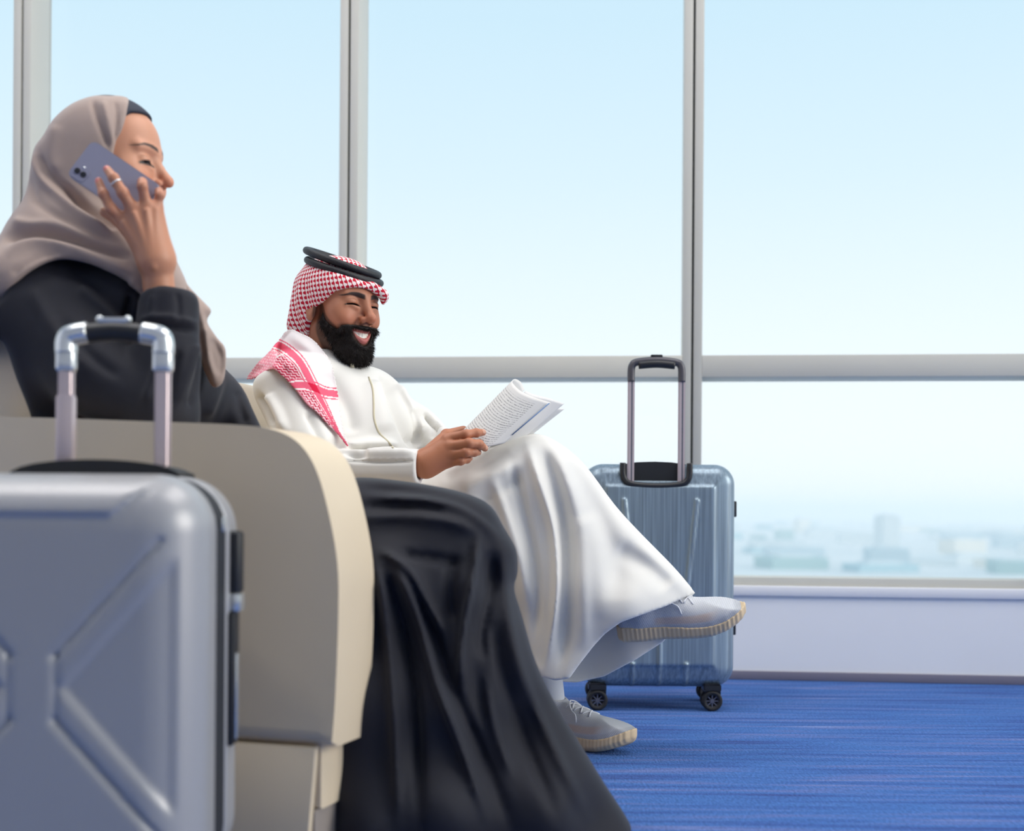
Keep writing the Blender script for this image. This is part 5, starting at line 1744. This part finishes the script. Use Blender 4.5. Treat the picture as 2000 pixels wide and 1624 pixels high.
v, q = mesh_sdf(tail, P(300, 770, 2.2) - 0.03, np.array([-0.45, 2.42, 1.08]), 0.0032)
link_mesh('scarf_tail', np_mesh('scarf_tail', wo_(relax(v, q, 2)), q), M_hijab, hij)

# robe: bodice and sleeves
A_OUT = poly_map(smooth_poly([(-150, 700), (-60, 620), (-2, 592), (30, 545), (66, 516), (112, 497), (160, 502), (214, 522), (255, 555), (275, 562), (305, 556), (345, 560), (382, 574), (392, 592), (393, 640), (392, 668), (405, 690), (436, 694), (452, 716), (470, 752), (506, 835), (545, 900), (560, 960), (300, 1000), (-100, 1000), (50, 860), (66, 825), (36, 740), (2, 660), (-60, 700)], 4), st=2.0)
ER = np.stack([CFW, CLF, np.array([0, 0, 1.0])], 1)
def abaya_top(p):
    d = sd_ell(p, P(110, 650, 2.41), (0.135, 0.225, 0.15), ER)
    d = smin(d, sd_ell(p, P(175, 780, 2.43), (0.155, 0.20, 0.20), ER), 0.08)
    d = smin(d, sd_ell(p, P(330, 760, 2.46), (0.10, 0.14, 0.12), ER), 0.06)
    d = smin(d, sd_ell(p, P(265, 690, 2.37), (0.12, 0.13, 0.16), ER), 0.06)
    d = smin(d, sd_cap(p, P(85, 575, 2.29), P(235, 605, 2.28), 0.062), 0.05)
    # near upper arm, elbow on the arm of the chair, forearm up to the cuff
    up = sd_chain(p, pts((70, 620, 2.27), (200, 740, 2.20), (318, 812, 2.165)), [0.085, 0.074, 0.058])
    fo = sd_chain(p, pts((318, 812, 2.165), (326, 700, 2.185), (330, 600, 2.20)), [0.058, 0.058, 0.052])
    d = smin(d, up, 0.05)
    fo = np.maximum(fo, P(330, 562, 2.2)[2] * -1 + p[:, 2] + 0.08 * np.abs(p[:, 0] - P(330, 562, 2.2)[0]))
    hol = sd_cap(p, P(316, 600, 2.205), P(308, 520, 2.20), 0.033, 0.034)
    d = smin(d, fo, 0.018)
    fa = sd_chain(p, pts((200, 650, 2.60), (420, 790, 2.58), (560, 900, 2.46)), [0.075, 0.065, 0.05])
    d = smin(d, fa, 0.04)
    d = smax(d, -hol, 0.003)
    return smax(d, sd_outline(p, A_OUT) - 0.003, 0.014)
A_FOLDS = [([(130, 520), (190, 560), (250, 620), (262, 640)], 12, -0.008), ([(150, 560), (210, 610), (250, 670)], 12, 0.008), ([(255, 575), (250, 620), (262, 660)], 6, -0.016),
           ([(262, 640), (320, 636), (388, 650)], 5, -0.010), ([(270, 625), (330, 620), (390, 634)], 6, 0.006), ([(300, 575), (296, 600), (300, 625)], 7, 0.004), ([(345, 570), (350, 600), (348, 630)], 6, -0.004),
           ([(385, 670), (372, 720), (350, 790)], 7, 0.008), ([(350, 680), (340, 740), (330, 800)], 9, -0.010), ([(320, 680), (300, 740), (280, 790)], 10, 0.008),
           ([(395, 690), (388, 740), (370, 800)], 6, -0.012), ([(440, 720), (420, 770), (400, 820)], 10, 0.008), ([(465, 760), (470, 800), (480, 830)], 9, -0.006),
           ([(60, 560), (110, 650), (190, 740)], 16, 0.005), ([(120, 620), (170, 690), (240, 740)], 12, -0.006)]
v, q = mesh_sdf(abaya_top, np.array([-1.10, 2.0, 0.56]), np.array([-0.36, 2.78, 1.08]), 0.0045)
v = relax(v, q, 2)
v = fold_disp(A_FOLDS, 0.0015, 24)(v, vnormals(v, q))
link_mesh('robe', np_mesh('robe', wo_(v), q), M_abaya, wom)

# robe: skirt over the knees, down to the carpet
K_OUT = smooth_poly([(560, 955), (680, 934), (760, 937), (850, 950), (915, 966), (958, 988), (984, 1030), (1008, 1074), (1011, 1120), (1004, 1150), (1020, 1205), (1045, 1290), (1082, 1370), (1130, 1448), (1180, 1530), (1228, 1605), (1250, 1660), (1240, 1700), (700, 1700), (640, 1600), (600, 1400), (560, 1250), (500, 1150), (480, 1000)], 4)
KN = [(600, 1000, 2.16), (760, 980, 2.15), (900, 1000, 2.13), (960, 1050, 2.15), (980, 1120, 2.17), (900, 1150, 2.10), (760, 1150, 2.06), (720, 1400, 2.03), (850, 1400, 2.04), (960, 1350, 2.10), (1050, 1400, 2.15), (850, 1600, 1.99), (1050, 1600, 2.05), (1200, 1600, 2.16), (700, 1650, 1.98)]
KF = [(600, 1000, 2.60), (760, 980, 2.56), (900, 1000, 2.52), (960, 1060, 2.48), (760, 1200, 2.46), (960, 1300, 2.45), (850, 1600, 2.40), (1150, 1600, 2.38)]
K_FOLDS = [([(700, 955), (800, 962), (900, 985), (965, 1030)], 8, -0.010), ([(740, 975), (840, 975), (920, 1000), (980, 1060)], 9, 0.010), ([(690, 1015), (790, 1010), (880, 1020), (940, 1045)], 10, 0.008), ([(700, 990), (800, 988), (880, 1000)], 8, -0.008),
           ([(935, 1045), (925, 1120), (908, 1210), (900, 1290), (905, 1350)], 8, 0.018), ([(960, 1070), (955, 1150), (940, 1250), (950, 1400)], 12, -0.014), ([(890, 1080), (880, 1150), (885, 1220)], 12, -0.012),
           ([(740, 1075), (795, 1110), (835, 1180), (872, 1245)], 8, 0.016), ([(780, 1085), (840, 1090), (890, 1100)], 9, -0.010),
           ([(770, 1100), (815, 1200), (850, 1330), (900, 1460), (950, 1600)], 9, 0.018), ([(750, 1110), (790, 1230), (812, 1380), (820, 1620)], 10, -0.018),
           ([(735, 1090), (755, 1230), (770, 1400), (778, 1620)], 10, 0.014), ([(800, 1130), (850, 1250), (885, 1350), (940, 1470), (1000, 1620)], 11, -0.014),
           ([(985, 1080), (990, 1180), (1020, 1320), (1080, 1460), (1150, 1600)], 12, 0.012), ([(960, 1200), (985, 1330), (1030, 1460), (1090, 1600)], 12, -0.012), ([(935, 1260), (960, 1400), (1000, 1520)], 10, 0.012)]
skirt = pillow(K_OUT, KN, KF, K_FOLDS, 0.09, gain=1.5)
def skirt_sdf(p):
    return np.maximum(skirt(p), 0.004 - p[:, 2])
v, q = mesh_sdf(skirt_sdf, np.array([-0.50, 1.90, -0.01]), np.array([0.28, 2.66, 0.70]), 0.0055, lip=2.2)
v = relax(v, q, 2)
v[:, 2] = np.maximum(v[:, 2], 0.002)
link_mesh('robe_skirt', np_mesh('robe_skirt', wo_(v), q), M_abaya, wom)

# ring on her finger
bm = bmesh.new()
rc, ra = P(228, 358, 2.163), P(215, 339, 2.166) - P(238, 374, 2.163)
ra /= np.linalg.norm(ra)
e1 = np.cross(ra, [0, 1, 0]); e1 /= np.linalg.norm(e1); e2 = np.cross(ra, e1)
bm_tube(bm, [wo_(rc + (e1 * math.cos(2 * PI * k / 20) + e2 * math.sin(2 * PI * k / 20)) * 0.0092) for k in range(20)], 0.0016, 8, closed=True)
from_bm('finger_ring', bm, M_chrome, wom)

# ------------------------------------------------------------------ her phone
def build_phone():
    a, b = P(157, 309, 2.215), P(290, 399, 2.195)       # mid of the top edge, mid of the bottom edge
    L = b - a; Ln = np.linalg.norm(L); L /= Ln
    n0 = np.array([0.05, -1.0, 0.06]); n0 -= L * (n0 @ L); n0 /= np.linalg.norm(n0)
    s = np.cross(L, n0)
    c = (a + b) / 2
    r = bpy.data.objects.new('smartphone', None); COL.objects.link(r)
    Mx = Matrix.Identity(4)
    for i in range(3):
        Mx[i][0], Mx[i][1], Mx[i][2], Mx[i][3] = L[i], s[i], n0[i], c[i]
    r.matrix_world = Mx
    tag(r, 'lavender grey smartphone with two rear cameras held to the woman\'s ear', 'phone')
    Mb = mat('lavender grey glass back', (148, 147, 166), 0.3, coat=0.3)
    Me = mat('silver phone edge', (158, 160, 178), 0.3, 0.7)
    ln, wd = 0.152, 0.076
    def rr(bm, l, w, z0, z1, rad, n=7):
        ring = []
        for cx, cy, a0 in ((l / 2 - rad, w / 2 - rad, 0), (-l / 2 + rad, w / 2 - rad, 90), (-l / 2 + rad, -w / 2 + rad, 180), (l / 2 - rad, -w / 2 + rad, 270)):
            for k in range(n):
                t = math.radians(a0 + 90 * k / (n - 1))
                ring.append((cx + rad * math.cos(t), cy + rad * math.sin(t)))
        A = [bm.verts.new((x, y, z0)) for x, y in ring]; B_ = [bm.verts.new((x, y, z1)) for x, y in ring]
        bm.faces.new(list(reversed(A))); bm.faces.new(B_)
        m = len(ring)
        for i in range(m): bm.faces.new((A[i], A[(i + 1) % m], B_[(i + 1) % m], B_[i]))
    bm = bmesh.new(); rr(bm, ln, wd, -0.0042, 0.0030, 0.012)
    autosmooth(from_bm('frame', bm, Me, r), 40)
    bm = bmesh.new(); rr(bm, ln - 0.002, wd - 0.002, 0.0028, 0.0042, 0.011)
    autosmooth(from_bm('back_panel', bm, Mb, r), 40)
    bm = bmesh.new(); rr(bm, ln - 0.004, wd - 0.004, -0.0048, -0.0040, 0.010)
    autosmooth(from_bm('screen', bm, M_blackp, r), 40)
    isl = None
    bm = bmesh.new()
    M = Matrix.Translation((-0.056, 0.0205, 0))
    tmp = bmesh.new(); rr(tmp, 0.030, 0.028, 0.004, 0.0052, 0.008)
    bmesh.ops.transform(tmp, matrix=M, verts=tmp.verts)
    isl = autosmooth(from_bm('camera_island', tmp, Mb, r), 40)
    for dx, dy in ((-0.0065, 0.006), (0.0065, 0.006 - 0.001)):
        bm = bmesh.new(); bm_cyl(bm, (-0.056 + dx, 0.0195 + dy * 0.4, 0.005), (-0.056 + dx, 0.0195 + dy * 0.4, 0.0068), 0.0052, 20)
        autosmooth(from_bm('camera_lens', bm, M_blackp, isl), 40)
    bm = bmesh.new(); bm_cyl(bm, (-0.056, 0.0105, 0.005), (-0.056, 0.0105, 0.0058), 0.0022, 12)
    from_bm('flash', bm, M_chrome, isl)
build_phone()
